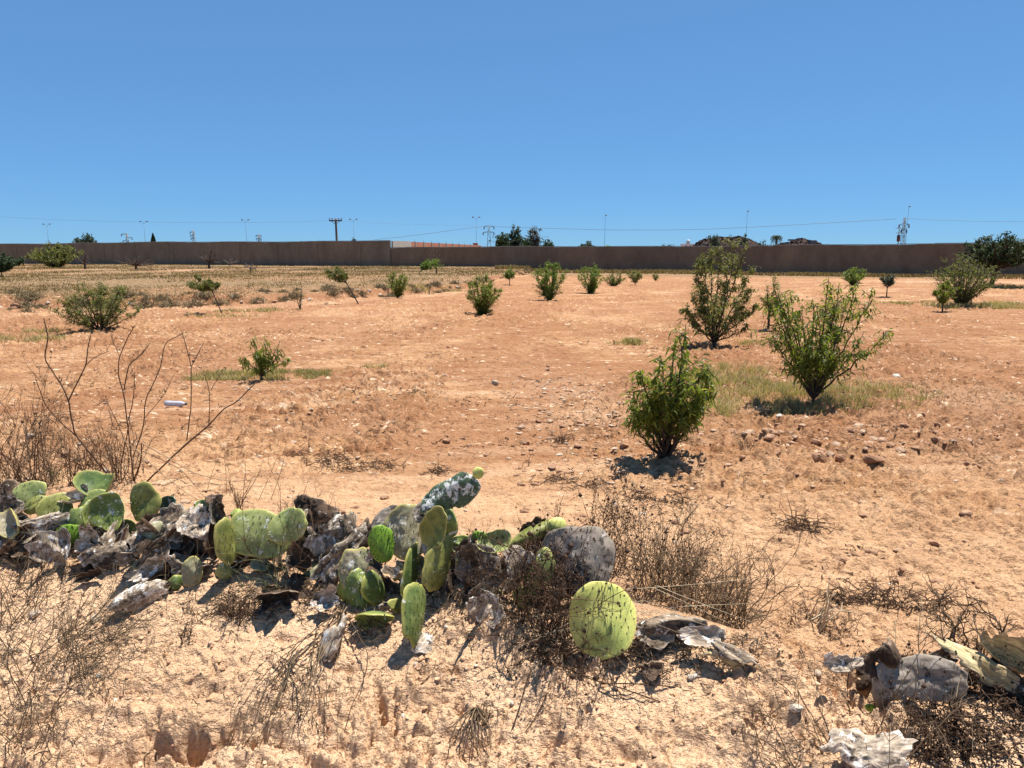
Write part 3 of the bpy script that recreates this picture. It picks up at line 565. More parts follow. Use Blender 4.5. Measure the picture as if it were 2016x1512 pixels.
def cypress():
    b = at(304, 500, 190); H = at(304, 460, 190).z; e = empty('cypress_tree', (b.x, b.y, 0), 'narrow dark cone-shaped tree over the left wall', 'tree'); rg = np.random.default_rng(5)
    t = MB(); tube(t, [(b.x, b.y, 0), (b.x, b.y, H*.9)], [.15, .04], 6); t.build('trunk', M['bark'], e)
    n = 1600; z = rg.uniform(0, 1, n)**1.1; r = .95*np.sqrt(rg.uniform(0, 1, n))*np.minimum(1, (1.02-z)*2.2)*(1.0); an = rg.uniform(0, 6.28, n)
    P = np.stack([b.x+r*np.cos(an), b.y+r*np.sin(an), z*H*.97], 1); c = MB()
    leaves(c, P, np.stack([np.cos(an)*.2, np.sin(an)*.2, an*0+1], 1), rg.normal(0, 1, (n, 3)), np.full(n, .45), np.full(n, .2), rg.uniform(0, .6, n), 0); c.build('crown', M['leaf_dark'], e)
cypress()
def palm():
    D = 185; b = at(1527, 500, D); H = at(1527, 466, D).z; e = empty('palm_tree', (b.x, b.y, 0), 'small round-headed palm tree over the wall between the two scrap heaps', 'palm tree'); rg = np.random.default_rng(9)
    t = MB(); tube(t, [(b.x, b.y, 0), (b.x+.05, b.y, H*.6), (b.x, b.y, H)], [.32, .26, .3], 8); t.build('trunk', M['bark_grey'], e); c = MB()
    for i in range(34):
        an = i*2.4; up = rg.uniform(-.5, 1.2); L = 1.25; h = np.array([math.cos(an), math.sin(an), 0]); t_ = np.linspace(0, 1, 8)[:, None]
        q = np.array([b.x, b.y, H])+h*L*t_+np.array([0, 0, 1])*(up*L*t_-1.0*L*t_*t_); tube(c, q, np.linspace(.04, .02, 8), 3, .4)
        for k in range(1, 8):
            P = np.repeat(q[k][None], 6, 0); s = np.cross(h, [0, 0, 1]); dd = np.array([s*(1 if z % 2 else -1)+h*.5+np.array([0, 0, -.3-.1*z]) for z in range(6)])
            leaves(c, P, dd, np.tile([0, 0, 1.], (6, 1)), np.full(6, .4), np.full(6, .1), rg.uniform(.2, .9, 6), .2)
    c.build('crown', M['leaf_dark'], e)
palm()

# ------------------------------------------------------------------ poles, pylons, lamp posts, wires
M['wood'] = plain('pole_wood', (.10, .075, .06), .9, ns=6); M['steel'] = plain('galvanised_steel', (.11, .115, .125), .5, .3, ns=3); M['darksteel'] = plain('dark_steel', (.08, .085, .10), .6, .2)
M['white'] = plain('white_paint', (.72, .72, .70), .7, ns=2, var=.1); M['wire'] = plain('wire', (.12, .13, .15), .5); M['rust'] = rnd_mat('rusty_scrap', [(0, (.018, .012, .010)), (.4, (.07, .038, .026)), (.75, (.14, .07, .045)), (.94, (.22, .17, .14)), (1, (.6, .58, .55))], .9)
def pole_wood():
    D = 128; b = at(664, 500, D); T = at(661, 430, D); e = empty('utility_pole', (b.x, D, 0), 'brown wooden utility pole with a crossarm and insulators, left of the wall corner', 'utility pole')
    m = MB(); tube(m, [(b.x+.05, D, 0), (T.x, D, T.z)], [.24, .17], 8); m.build('pole', M['wood'], e)
    m = MB(); zc = at(661, 434.5, D).z; box(m, (T.x, D-.2, zc), (2.2, .18, .22)); m.build('crossarm', M['wood'], e, False)
    for s in (-1.0, -.55, .55, 1.0):
        m = MB(); tube(m, [(T.x+s, D-.2, zc+.1), (T.x+s, D-.2, zc+.22), (T.x+s, D-.2, zc+.24), (T.x+s, D-.2, zc+.42)], [.03, .04, .13, .09], 6); m.build('insulator', M['darksteel'], e)
    m = MB()
    for s in (-.8, .8): tube(m, [(T.x+s, D-.15, zc-.05), (T.x, D-.15, zc-.6)], .04, 4)
    m.build('brace', M['darksteel'], e)
pole_wood()
def lattice(px, top, D, label, arms, tri=False, drum=False, w0=1.0):
    b = at(px, 500, D); Ht = at(px, top, D).z; e = empty('power_pylon', (b.x, D, 0), label, 'pylon', 'power pylons beyond the wall'); m = MB(); w1 = .28*w0
    rr = max(.04, .00026*D)
    for sx in (-1, 1):
        for sy in (-1, 1): tube(m, [(b.x+sx*w0/2, D+sy*w0/2, 0), (b.x+sx*w1/2, D+sy*w1/2, Ht)], rr, 4)
    n = max(6, int(Ht/1.1))
    for k in range(n):
        z0, z1 = Ht*k/n, Ht*(k+1)/n; wa = w0+(w1-w0)*k/n; wb = w0+(w1-w0)*(k+1)/n
        for sy in (-1, 1):
            s = 1 if k % 2 else -1; tube(m, [(b.x-s*wa/2, D+sy*wa/2, z0), (b.x+s*wb/2, D+sy*wb/2, z1)], rr*.6, 3)
        s = 1 if k % 2 else -1; tube(m, [(b.x+wa/2, D-s*wa/2, z0), (b.x+wb/2, D+s*wb/2, z1)], rr*.6, 3)
    m.build('mast', M['steel'], e)
    for (py, l, r) in arms:
        z = at(px, py, D).z; k = D/F; a = MB()
        tube(a, [(b.x-l*k, D, z), (b.x, D, z+.25), (b.x+r*k, D, z)], rr*1.1, 4); tube(a, [(b.x-l*k, D, z), (b.x, D, z-.1), (b.x+r*k, D, z)], rr*.9, 4); a.build('crossarm', M['steel'], e)
        for s in (-l*k*.95, r*k*.95):
            if abs(s) > .3: i_ = MB(); tube(i_, [(b.x+s, D, z), (b.x+s, D, z-.25), (b.x+s, D, z-.55)], [.04, .12, .08], 6); i_.build('insulator', M['darksteel'], e)
    return e, b
lattice(253, 460, 190, 'small pale pylon with staggered arms, left of the cone-shaped tree', [(461, 11, 0), (468, 2, 10), (474, 9, 2)])
lattice(384, 454, 200, 'small pylon with three left arms, right of the cone-shaped tree', [(457, 7, 1), (463, 6, 1), (469, 6, 2)])
lattice(512, 462, 210, 'small pylon with two short arms, left of the wooden pole', [(463.5, 6, 4), (470, 6, 4)])
lattice(963, 445, 145, 'twin-armed steel pylon at the left of the clump of trees', [(446, 10, 10), (457.5, 12, 10)], w0=1.0)
e, b = lattice(1775, 428, 120, 'steel pylon with a red round transformer over the right wall', [(442, 10, 10), (452, 5, 6)], w0=.7)
m = MB(); D = 119.3; c = at(1769, 469, D); tube(m, [(c.x, D, c.z-.55), (c.x, D, c.z-.45), (c.x, D, c.z+.45), (c.x, D, c.z+.55)], [.1, .25, .25, .1], 12); M['redpaint'] = plain('red_paint', (.10, .025, .025), .6); m.build('transformer', M['redpaint'], e)
m = MB(); c2 = at(1769, 449, D); tube(m, [(c.x, D, 0), (c.x, D, c2.z)], .07, 6); tube(m, [(c.x-.6, D, c2.z), (c.x+.6, D, c2.z)], .05, 4); tube(m, [(c.x-.5, D, c2.z-.75), (c.x+.5, D, c2.z-.75)], .05, 4); m.build('support', M['steel'], e)
e, b = lattice(-9, 396, 120, 'pylon cut by the left edge of the photo, only its arm ends showing', [(400, 12, 12), (427, 12, 13)], w0=.8)
def lamp(px, top, D, label, arm=(0, 0), double=False, heads='steel'):
    b = at(px, 500, D); H = at(px, top, D).z; e = empty('lamp_post', (b.x, D, 0), label, 'lamp post', 'tall lamp posts beyond the wall'); k = D/F
    m = MB(); r = .00013*D; tube(m, [(b.x, D, 0), (b.x, D, H*.5), (b.x, D, H-.2)], [r*2.2, r*1.6, r], 6); m.build('post', M['steel'], e)
    for s in ((-1, 1) if double else (1,)):
        a = MB(); tube(a, bez(np.array([b.x, D, H-.25]), np.array([b.x, D, H]), np.array([b.x+s*2*k, D, H+.25]), np.array([b.x+s*5*k, D, H+.45]), 6) if double else [(b.x, D, H-.2), (b.x+1.2*k, D, H)], r*.9, 4); a.build('lamp_arm', M['steel'], e)
        h = MB(); x = b.x+(s*6.2*k if double else 1.5*k); z = H+(.55 if double else .05); tube(h, [(x-1.8*k, D, z-.1*s*k), (x-1.4*k, D, z), (x+1.4*k, D, z+.1*s*k), (x+1.8*k, D, z+.12*s)], [.05, .16, .13, .05], 8)
        h.build('lamp_head', M['steel'] if s > 0 else M['darksteel'], e)
lamp(98, 445, 210, 'farthest left double-armed lamp post over the wall', double=True)
lamp(288, 440, 200, 'double-armed lamp post above the left pylon and cone tree', double=True)
lamp(487, 437, 195, 'double-armed lamp post above the pylon with two short arms', double=True)
lamp(698, 436, 190, 'double-armed lamp post just right of the wooden pole', double=True)
lamp(938, 432, 180, 'double-armed lamp post left of the twin-armed pylon', double=True)
lamp(1190, 424, 175, 'single-headed lamp post between the tree clump and the white house')
lamp(1467, 416, 170, 'single-headed lamp post rising behind the big scrap heap')
lamp(1781, 407, 165, 'single-headed lamp post directly behind the right-hand pylon')
def wire(name, pts, D0, D1, label, r=.022):
    P = []; n = len(pts)
    for i, (x, y) in enumerate(pts): P.append(np.array(at(x, y, D0+(D1-D0)*i/(n-1))))
    P = np.array(P); t = np.linspace(0, n-1, 40); Q = np.stack([np.interp(t, range(n), P[:, k]) for k in range(3)], 1)
    m = MB(); tube(m, Q, r, 4); tag(m.build_at(name, M['wire'], Q[0]), label, 'wire', 'overhead wires')
wire('power_line', [(735, 472), (790, 466.5), (850, 459), (910, 450.5), (955, 446)], 140, 144, 'overhead wire rising to the twin-armed pylon from the left', .03)
wire('power_line', [(970, 446), (1060, 449), (1190, 452.5), (1300, 453), (1400, 451), (1560, 443), (1765, 431)], 145, 120, 'overhead wire sagging between the twin-armed pylon and the right-hand pylon', .03)
wire('power_line', [(1783, 430), (1850, 434), (1940, 436), (2100, 436)], 120, 110, 'overhead wire leaving the right-hand pylon to the right', .02)
wire('power_line', [(0, 427), (120, 433), (250, 436.5), (360, 438), (500, 438), (600, 436.5), (652, 434)], 120, 128, 'faint overhead wire from the left edge to the wooden pole', .013)
wire('power_line', [(672, 435), (760, 440), (860, 443), (955, 445)], 128, 144, 'faint overhead wire from the wooden pole to the twin-armed pylon', .012)

# white house, scrap heaps, chimney
def house():
    D = 210; a = at(1345, 500, D); b = at(1368, 500, D); cx = (a.x+b.x)/2; Z = at(1355, 481, D).z; e = empty('house', (cx, D, 0), 'small white flat-roofed house left of the big scrap heap', 'house')
    m = MB(); box(m, (cx, D+2, Z/2), (3.2, 4, Z)); m.build('wall', M['white'], e, False)
    m = MB(); box(m, (cx, D+2, Z+.06), (3.4, 4.3, .12)); m.build('roof', M['white'], e, False)
    for s in (-.9, .3): m = MB(); box(m, (cx+s, D-.02, Z-.7), (.6, .06, .7)); m.build('window', M['darksteel'], e, False)
    m = MB(); box(m, (cx-.2, D+1, Z+.12+.35), (1.0, .9, .7)); r = m.build('roof_room', M['concrete'], e, False)
    m = MB(); tube(m, [(cx-.1, D+1, Z+.82), (cx-.1, D+1, Z+1.3)], [.35, .33], 12); m.build('water_tank', M['white'], e)
house()
def heap(name, prof, D, label, seed):
    # prof: silhouette (px, py) points giving the ridge height along x
    xs = np.array([at(p, 500, D).x for p, _ in prof]); zs = np.array([at(p, q, D).z for p, q in prof]); rg = np.random.default_rng(seed)
    X, Y = np.meshgrid(np.linspace(xs[0]-.5, xs[-1]+.5, 90), np.linspace(-5, 5, 50)); hz = np.interp(X, xs, zs)
    Z = hz*np.sqrt(np.maximum(0, 1-(Y/5)**2))*(.9+.1*vn(X*3, Y*3, seed))+.35*(fbm(X*2, Y*2, seed, 3)-.5)
    i = np.arange(49)[:, None]*90; j = np.arange(89)[None]; f = np.stack([i+j, i+j+1, i+90+j+1, i+90+j], -1).reshape(-1, 4)
    m = MB(); m.add(np.stack([X, Y+D, Z], -1).reshape(-1, 3), f4=f, a=(.1+.6*fbm(X*4, Y*4, seed+3, 3)).ravel())
    for k in range(520):
        x = rg.uniform(xs[0], xs[-1]); y = rg.uniform(-4.5, 2); h = np.interp(x, xs, zs)*math.sqrt(1-(y/5)**2)*.96
        box(m, (x, y+D, h+rg.uniform(-.1, .08)), rg.uniform(.1, .55, 3)*np.array([1.3, .6, .5]), rg.uniform(0, 3), a=rg.uniform(0, .93) if rg.uniform() < .97 else 1.0)
    return tag(m.build_at(name, M['rust'], (xs.mean(), D, 0), False), label, 'scrap heap')
heap('scrap_heap', [(1362, 484), (1372, 476), (1386, 469), (1400, 467), (1412, 463), (1422, 466), (1438, 465), (1452, 463), (1464, 466), (1476, 471), (1490, 478), (1500, 482)], 160, 'bigger rust-brown scrap heap over the wall, with saplings in front', 3)
heap('scrap_heap', [(1530, 481), (1540, 477), (1553, 476), (1563, 470), (1575, 467), (1588, 471), (1604, 474), (1612, 479), (1618, 482)], 160, 'smaller rust-brown scrap heap with sheet-metal pieces, right of the palm', 4)
m = MB(); D = 155; c = at(1565, 472.5, D); box(m, (c.x, D, c.z), (2.6, 1, .3), .05); c = at(1600, 475, D); box(m, (c.x, D, c.z-.2), (1.2, 1, .8), .05); m.build_at('metal_sheet', M['darksteel'], (c.x, D, 0), False)
tag(bpy.data.objects['metal_sheet'], 'grey sheet metal lying on top of the smaller scrap heap', 'scrap metal')
m = MB(); D = 157; c = at(936, 482, D); box(m, (c.x, D, c.z/2), (.9, .9, c.z+.3)); box(m, (c.x, D, c.z+.25), (1.1, 1.1, .2)); tag(m.build_at('chimney_stack', M['wall_red'], (c.x, D, 0), False), 'short brick stack standing at the far end of the red brick wall', 'chimney')

# ------------------------------------------------------------------ grass, dry scrub
def grass(name, mat, spots, label_n, seed):
    rg = np.random.default_rng(seed); mb = MB()
    for (X, Y, L, Wd, lean) in spots:
        n = len(X); Z = gh(X, Y)-.01; an = rg.uniform(0, 6.28, n); s = rg.uniform(.1, lean, n)
        D = np.stack([np.cos(an)*s, np.sin(an)*s, np.ones(n)], 1)
        blades(mb, np.stack([X, Y, Z], 1), D, L*rg.uniform(.5, 1.2, n), np.full(n, 1.)*Wd, np.clip(rg.normal(.5, .25, n)+.5*(fbm(X*.8, Y*.8, seed, 2)-.5), 0, 1), rg)
    o = mb.build(name, M[mat]); tag(o, label_n, 'grass', kind='stuff')
def patch(px, py, rx, ry, n, L, lean=.7, seed=0, w=None):
    rg = np.random.default_rng(seed+int(px)); g = G(px, py); r = np.sqrt(rg.uniform(0, 1, n))*rg.uniform(.75, 1.1, n); a = rg.uniform(0, 6.28, n)
    X = g.x+rx*r*np.cos(a); Y = g.y+ry*r*np.sin(a); k = fbm(X*5.5/max(1, g.y/9), Y*3.5/max(1, g.y/9), seed+5, 3) > rg.uniform(.36, .66, n)
    X, Y = X[k], Y[k]; return (X, Y, np.full(len(X), L), np.maximum(.004, Y*.0007) if w is None else w, lean)
green = [patch(1600, 790, 1.25, 1.1, 9000, .13), patch(1470, 780, .75, 1.6, 8000, .15), patch(1450, 745, .7, 1.0, 3500, .16), patch(1440, 820, .22, .3, 1200, .16, 1.2), patch(1720, 780, .75, .9, 4200, .12), patch(1500, 683, .55, .5, 1200, .12), patch(1250, 676, .32, .35, 900, .14), patch(1215, 678, .3, .2, 300, .1),
         patch(520, 742, 1.15, .55, 6500, .10), patch(430, 745, .6, .45, 1800, .10), patch(600, 738, .6, .3, 1500, .08), patch(40, 675, 1.4, .75, 3500, .13), patch(110, 658, 1.1, .4, 1200, .12), patch(740, 725, .25, .15, 200, .1),
         patch(500, 615, 1.6, .7, 1200, .12), patch(430, 625, 1.3, .5, 700, .10), patch(930, 575, 2.2, 1, 900, .16), patch(1740, 600, 3, 1.5, 1500, .16), patch(1970, 608, 2.4, .6, 2200, .2), patch(2010, 603, 1.5, .6, 900, .22), patch(1990, 568, 2.0, .9, 900, .25), patch(1800, 598, 1.5, .6, 600, .14), patch(1890, 608, 1.6, .6, 900, .2), patch(820, 575, 1.2, 1.0, 900, .3)]
grass('green_grass', 'greengrass', green, 'short green and straw coloured grass in patches around the young trees', 3)
rg = np.random.default_rng(2)
n = 150000; Y = 27+(112)*rg.uniform(0, 1, n)**1.5; X = Y*rg.uniform(-.9, .12, n); bk = np.interp(X, BKX, BKY); k = (Y > bk-.3) & (fbm(X*.22, Y*.12, 12, 3) > rg.uniform(.3, .62, n)); X, Y = X[k], Y[k]
terr = (X, Y, .05+.22*fbm(X*.3, Y*.3, 14, 2)**1.5, np.maximum(.02, Y*.0009), 1.5)
n = 26000; X = rg.uniform(-2, 60, n); Y = (104-.62*np.maximum(X+17, 0)) - rg.uniform(0, 1, n)**1.3*11; k = fbm(X*.2, Y*.3, 19, 3) > rg.uniform(.3, .55, n); X, Y = X[k], Y[k]
strip = (X, Y, .3+.1*rg.uniform(0, 1, len(X)), np.maximum(.02, Y*.0010), .8)
grass('dry_grass', 'drygrass', [terr, strip], 'dry brownish grass covering the terrace and the foot of the walls', 4)

# dry twigs ---------------------------------------------------------------
def walk(mb, p, d, L, r, rg, n=8, wob=.25, grav=0, a=.5, kids=0, lv=2, kl=.5, sides=3, knob=0):
    P = [np.array(p, float)]; d = np.array(d, float); d /= np.linalg.norm(d)+1e-9
    for i in range(n):
        d = d+rg.normal(0, wob, 3)+np.array([0, 0, grav]); d /= np.linalg.norm(d)+1e-9; P.append(P[-1]+d*L/n)
    P = np.array(P); tube(mb, P, np.linspace(r, r*.35, n+1), sides, np.clip(a+rg.uniform(-.25, .3), 0, 1))
    if lv > 0:
        for k in range(kids):
            j = rg.integers(1, n); dd = (P[j]-P[j-1])/(L/n)+rg.normal(0, .75, 3); walk(mb, P[j], dd, L*kl*rg.uniform(.5, 1.2), r*.6, rg, max(4, n-2), wob, grav, a, max(1, kids-1), lv-1, kl, 3, knob)
    if knob and rg.uniform() < knob:
        c = P[-1]; s = r*rg.uniform(2.0, 3.5)+.002; rr = rg.normal(0, .3, 3)
        mb.add(c+s*np.array([[1, 0, 0], [-1, 0, 0], [0, 1, 0], [0, -1, 0], [0, 0, 1.4], [0, 0, -1]]), f3=[[0, 2, 4], [2, 1, 4], [1, 3, 4], [3, 0, 4], [2, 0, 5], [1, 2, 5], [3, 1, 5], [0, 3, 5]], a=.12)
TW = 1.45
def twigs(label, px, py, H, spread, n, mat='twig', seed=1, lean=(0, 0), r=.0022, wob=.2, kids=3, lv=2, grav=0, base=.05, a=.45, up=1.0, name='dry_shrub', cat='dry shrub', group=None, knob=0, dz=0, extra=None, kl=.5):
    rg = np.random.default_rng(seed); g = G(px, py); mb = MB(); o = np.array([g.x, g.y, gz(g.x, g.y)+dz])
    for i in range(n):
        an = rg.uniform(0, 6.28); q = base*math.sqrt(rg.uniform()); p = o+np.array([q*math.cos(an), q*math.sin(an), 0]); p[2] = gz(p[0], p[1])-.01+dz
        an = rg.uniform(0, 6.28); s = spread*rg.uniform(.1, 1); walk(mb, p, (math.cos(an)*s+lean[0], math.sin(an)*s+lean[1], up), H*rg.uniform(.5, 1.1), r*TW*rg.uniform(.7, 1.3), rg, 9, wob, grav, a, kids, lv, kl, knob=knob)
    if extra: extra(mb, rg, o)
    return tag(mb.build_at(name, M[mat], o), label, cat, group)
def litter(label, pts, L, n, mat='twig', seed=1, r=.002, thick=.03, a=.45, name='plant_litter', wob=.35):
    # heap of short dry stems lying on the ground along a line of pixels (px, py, radius m)
    rg = np.random.default_rng(seed); mb = MB(); first = None
    for (px, py, rad) in pts:
        g = G(px, py); first = first or g
        for i in range(n):
            an = rg.uniform(0, 6.28); q = rad*abs(rg.normal(0, .55)); x = g.x+q*math.cos(an)*1.3; y = g.y+q*math.sin(an)*.8; z = gz(x, y)+rg.uniform(0, 1)**2*thick*max(0, 1-q/rad/1.2)*3; an = rg.uniform(0, 6.28)
            walk(mb, (x, y, z), (math.cos(an), math.sin(an), rg.uniform(-.15, .3)), L*rg.uniform(.3, 1.3), r*1.35*rg.uniform(.5, 1.4), rg, 5, wob, -.12, a, 1, 1)
    return tag(mb.build_at(name, M[mat], (first.x, first.y, first.z)), label, 'plant litter', kind='stuff')
def Z8(l): return [(x/3.36, 620+y/3.36) for x, y in l]
def stalk(label, base, paths, Yoff=.0, r=.0075, seed=1, mat='twig', fuzz=14, name='dry_stalk'):
    g = G(*base); Y = g.y+Yoff; rg = np.random.default_rng(seed); mb = MB(); o = np.array([g.x, g.y, g.z])
    for k, (pl, rr) in enumerate(paths):
        pl = Z8(pl) if max(max(p) for p in pl) > 0 and rr > 0 else pl; rr = abs(rr); off = 0 if k == 0 else rg.uniform(-.02, .02)
        P = np.array([at(x, y, Y+.25*off+ .10*math.sin(k*1.7)*i/len(pl)) for i, (x, y) in enumerate(pl)])
        t = np.linspace(0, len(pl)-1, len(pl)*4); Q = np.stack([np.interp(t, range(len(pl)), P[:, c]) for c in range(3)], 1); Q[1:-1] = .25*Q[:-2]+.5*Q[1:-1]+.25*Q[2:]; Q[1:-1] += rg.normal(0, .0012, (len(Q)-2, 3))
        tube(mb, Q, np.linspace(r*rr, r*rr*.6, len(Q)), 5, .45)
        for f in range(fuzz if rr < .8 else fuzz//2):
            j = rg.integers(len(Q)//3, len(Q)); walk(mb, Q[j], (rg.normal(0, .6), rg.normal(0, .6), .8), rg.uniform(.03, .10), r*.22, rg, 5, .25, 0, .35, 1, 1, knob=.15)
    return tag(mb.build_at(name, M[mat], o), label, 'dry plant')
stalk('tallest bare forked stalk rising behind the left cactus pads, leaning left', (222, 958), [([(730, 1080), (600, 920), (500, 800), (470, 680), (455, 565), (400, 450), (290, 290), (320, 150), (290, 20)], 1), ([(455, 565), (570, 330), (580, 230), (600, 130)], .8), ([(570, 330), (640, 270), (720, 240)], .5), ([(500, 800), (380, 690), (300, 600), (240, 430)], .7), ([(400, 450), (410, 420)], .5), ([(320, 150), (300, 60)], .4)], seed=2, fuzz=6)
stalk('middle bare upright stalk with several parallel stems behind the left cactus', (266, 952), [([(885, 1110), (870, 960), (840, 700), (820, 520), (780, 400), (790, 270), (850, 140), (890, 70)], .8), ([(820, 500), (850, 330), (940, 260), (985, 200)], .7), ([(880, 940), (950, 740), (960, 560), (1060, 360), (1090, 180), (1200, 130)], .7), ([(885, 1100), (935, 960), (935, 845)], 1), ([(850, 700), (885, 540), (890, 380)], .6), ([(800, 1100), (800, 980), (860, 700)], .9), ([(790, 270), (740, 160)], .4), ([(850, 900), (780, 720), (700, 560), (640, 600)], .5), ([(960, 680), (1080, 540), (1140, 420)], .4)], seed=3, fuzz=18)
stalk('bare stalk behind the left cactus spreading to the right with drooping side stems', (292, 950), [([(970, 1105), (1170, 910), (1380, 730), (1480, 620), (1560, 580), (1700, 440)], 1), ([(1235, 830), (1265, 600), (1265, 350), (1240, 240), (1200, 100)], .7), ([(1265, 340), (1350, 180)], .5), ([(1380, 730), (1390, 520), (1350, 380)], .5), ([(1395, 500), (1480, 350)], .4), ([(970, 1105), (1050, 1030), (1240, 840), (1400, 720)], .35)], seed=4, fuzz=7)
stalk('thin pale straw stems lying across the ground right of the bare stalks', (400, 985), [([(935, 845), (1120, 950), (1290, 1050), (1500, 1100), (1700, 1090)], .6), ([(700, 740), (900, 890), (1080, 1060), (1250, 1190), (1390, 1260)], .5), ([(950, 900), (1200, 1020), (1330, 1180), (1400, 1260)], .45), ([(1370, 1170), (1400, 1050), (1470, 900)], .3), ([(1500, 1190), (1490, 950)], .35), ([(1520, 1200), (1525, 1100), (1500, 960)], .4), ([(1600, 1240), (1730, 1020)], .5), ([(1780, 1260), (1870, 1000), (1890, 880)], .35), ([(1700, 1250), (1760, 1120), (1850, 900)], .35)], Yoff=-.05, seed=5, mat='straw', fuzz=0, name='straw_stems')
litter('thin brown plant litter over the tilled field', [(80+(i*311) % 1900, 640+(i*53) % 240, 1.1) for i in range(60)], .09, 34, 'twig', 45, .0042, .01, .3)
twigs('dense reddish-brown dry shrub at the left edge behind the cactus row', 60, 965, .92, .75, 46, seed=6, lean=(-.05, .1), r=.0026, wob=.14, kids=5, lv=2, base=.20, knob=.1, kl=.42)
twigs('dry twiggy shrub between the left edge shrub and the bare stalks', 170, 955, .52, .5, 30, seed=7, r=.0024, wob=.15, kids=5, lv=2, base=.12, kl=.42)
twigs('fine leggy dry shrub with curved stems right of the bare upright stalk', 240, 960, .60, .45, 24, seed=77, r=.0022, wob=.15, kids=5, lv=2, base=.10, kl=.4)
twigs('small pale green wiry plant between the left shrubs', 112, 952, .22, .3, 26, 'greygreen', seed=8, r=.0018, wob=.08, kids=2, lv=1, base=.06, name='wiry_plant', cat='plant')
twigs('thin leafless plant with pale stems just left of the pale cactus pads', 470, 1010, .30, .45, 8, 'twig', seed=9, r=.0024, wob=.12, kids=3, base=.08)
twigs('dark spindly branching plant rising in front of the pale cactus pads', 527, 1095, .40, .55, 5, 'twig', seed=10, r=.0035, wob=.12, kids=5, lv=2, base=.02, a=.2)
twigs('fine curved grey twigs above the black cactus lump', 570, 1050, .34, .5, 7, 'twig_grey', seed=11, lean=(.5, 0), r=.0018, wob=.15, kids=4, grav=-.02)
twigs('tangle of thin greyish-green stems below the pale cactus pads', 540, 1150, .22, .9, 26, 'greygreen', seed=12, r=.0016, wob=.22, kids=2, base=.10, name='wiry_plant', cat='plant')
twigs('single dark forked twig before the grey central cactus', 722, 1100, .32, .12, 2, 'twig', seed=13, lean=(.2, 0), r=.0036, wob=.1, kids=3, a=.2)
twigs('fine pale dead stems standing in front of the leftmost cactus pads', 60, 1110, .34, .35, 9, 'twig_grey', seed=101, lean=(.15, 0), r=.0015, wob=.06, kids=2, lv=1, base=.22, a=.7)
twigs('thin dry stems standing between the pale cactus and the black dead lump', 560, 1120, .42, .5, 12, 'twig', seed=102, lean=(.1, 0), r=.0015, wob=.10, kids=3, lv=2, base=.14, a=.5)
twigs('thin straggling dry stems before the large dead folded cactus trunk', 400, 1160, .34, .5, 10, 'twig_grey', seed=103, lean=(.2, 0), r=.0014, wob=.12, kids=3, lv=1, base=.16, a=.6)
twigs('sparse dry stems around the dark round crusted cactus pad', 960, 1190, .36, .5, 14, 'twig', seed=104, r=.0017, wob=.13, kids=4, lv=2, base=.12, a=.3, knob=.2)
# tumble of dry brown stems right of centre
twigs('large tangled brown dry shrub standing before the big grey cactus pad', 1075, 1235, .46, .6, 40, 'twig', seed=14, r=.0024, wob=.17, kids=5, lv=2, base=.16, a=.3, knob=.35, kl=.5)
twigs('dry brown shrub with tiny seed heads behind the large yellow-green pad', 1200, 1120, .52, .55, 24, 'twig', seed=15, r=.0022, wob=.13, kids=5, lv=2, base=.14, a=.35, knob=.5, kl=.45)
twigs('dense grey leafless shrub right of the large yellow-green pad', 1310, 1180, .58, .5, 75, 'twig_grey', seed=16, r=.0018, wob=.16, kids=5, lv=2, base=.20, knob=.15, kl=.42)
twigs('sprawling grey leafless shrub above the fallen cactus pads right of centre', 1420, 1230, .46, .75, 55, 'twig_grey', seed=17, r=.0020, wob=.2, kids=5, lv=2, base=.16, kl=.45)
twigs('brown twiggy mat trailing under the large yellow-green pad', 1130, 1275, .30, 1.6, 60, 'twig', seed=18, lean=(.1, -.5), r=.0024, wob=.28, kids=3, base=.16, up=.35, a=.15, knob=.25, grav=-.02)
def pokes(mb, rg, o):
    for i in range(22): p = o+np.array([rg.uniform(-.25, .25), rg.uniform(-.05, .1), rg.uniform(.05, .2)]); walk(mb, p, (rg.choice([-1, 1])*1, rg.uniform(-.4, .2), rg.uniform(-.5, .1)), rg.uniform(.3, .6), .0012, rg, 5, .02, 0, .95, 0, 0)
twigs('long pale grass stems crossing the large yellow-green pad', 1230, 1250, .2, .8, 4, 'straw', seed=19, r=.001, extra=pokes, name='straw_stems', cat='dry plant', kids=1)
twigs('wispy dark upright stem above the bare ground right of the grey pad', 1095, 1060, .40, .12, 4, 'twig', seed=20, r=.002, wob=.08, kids=3, base=.05, knob=.3, a=.25)
twigs('bleached branching straw plant on bare soil at the right', 1600, 1240, .26, .5, 9, 'straw', seed=21, lean=(.5, 0), r=.0040, wob=.1, kids=1, lv=1, base=.05, a=.8)
twigs('curly brown dry bush under the bleached straw plant', 1620, 1238, .14, 1.2, 50, 'twig', seed=22, r=.0018, wob=.35, kids=3, base=.16, a=.2, up=.7)
twigs('angular thorny dry bush at the right edge above the yellow wood', 1945, 1290, .26, .7, 14, 'twig_grey', seed=23, r=.0042, wob=.25, kids=5, lv=2, base=.22, a=.15)
twigs('brown leafy dead bush filling the lower right corner', 1960, 1450, .24, 1.1, 40, 'twig', seed=24, r=.0024, wob=.32, kids=5, lv=2, base=.38, a=.2, knob=.9)
twigs('grey grass-like twigs standing before the white fallen pad at bottom right', 1740, 1500, .34, .6, 15, 'twig_grey', seed=25, r=.0016, wob=.08, kids=3, base=.22)
twigs('long curved dry stems arching over the grey fallen pad', 1800, 1420, .34, .5, 5, 'twig_grey', seed=26, r=.0022, wob=.1, kids=2, base=.18, a=.7)
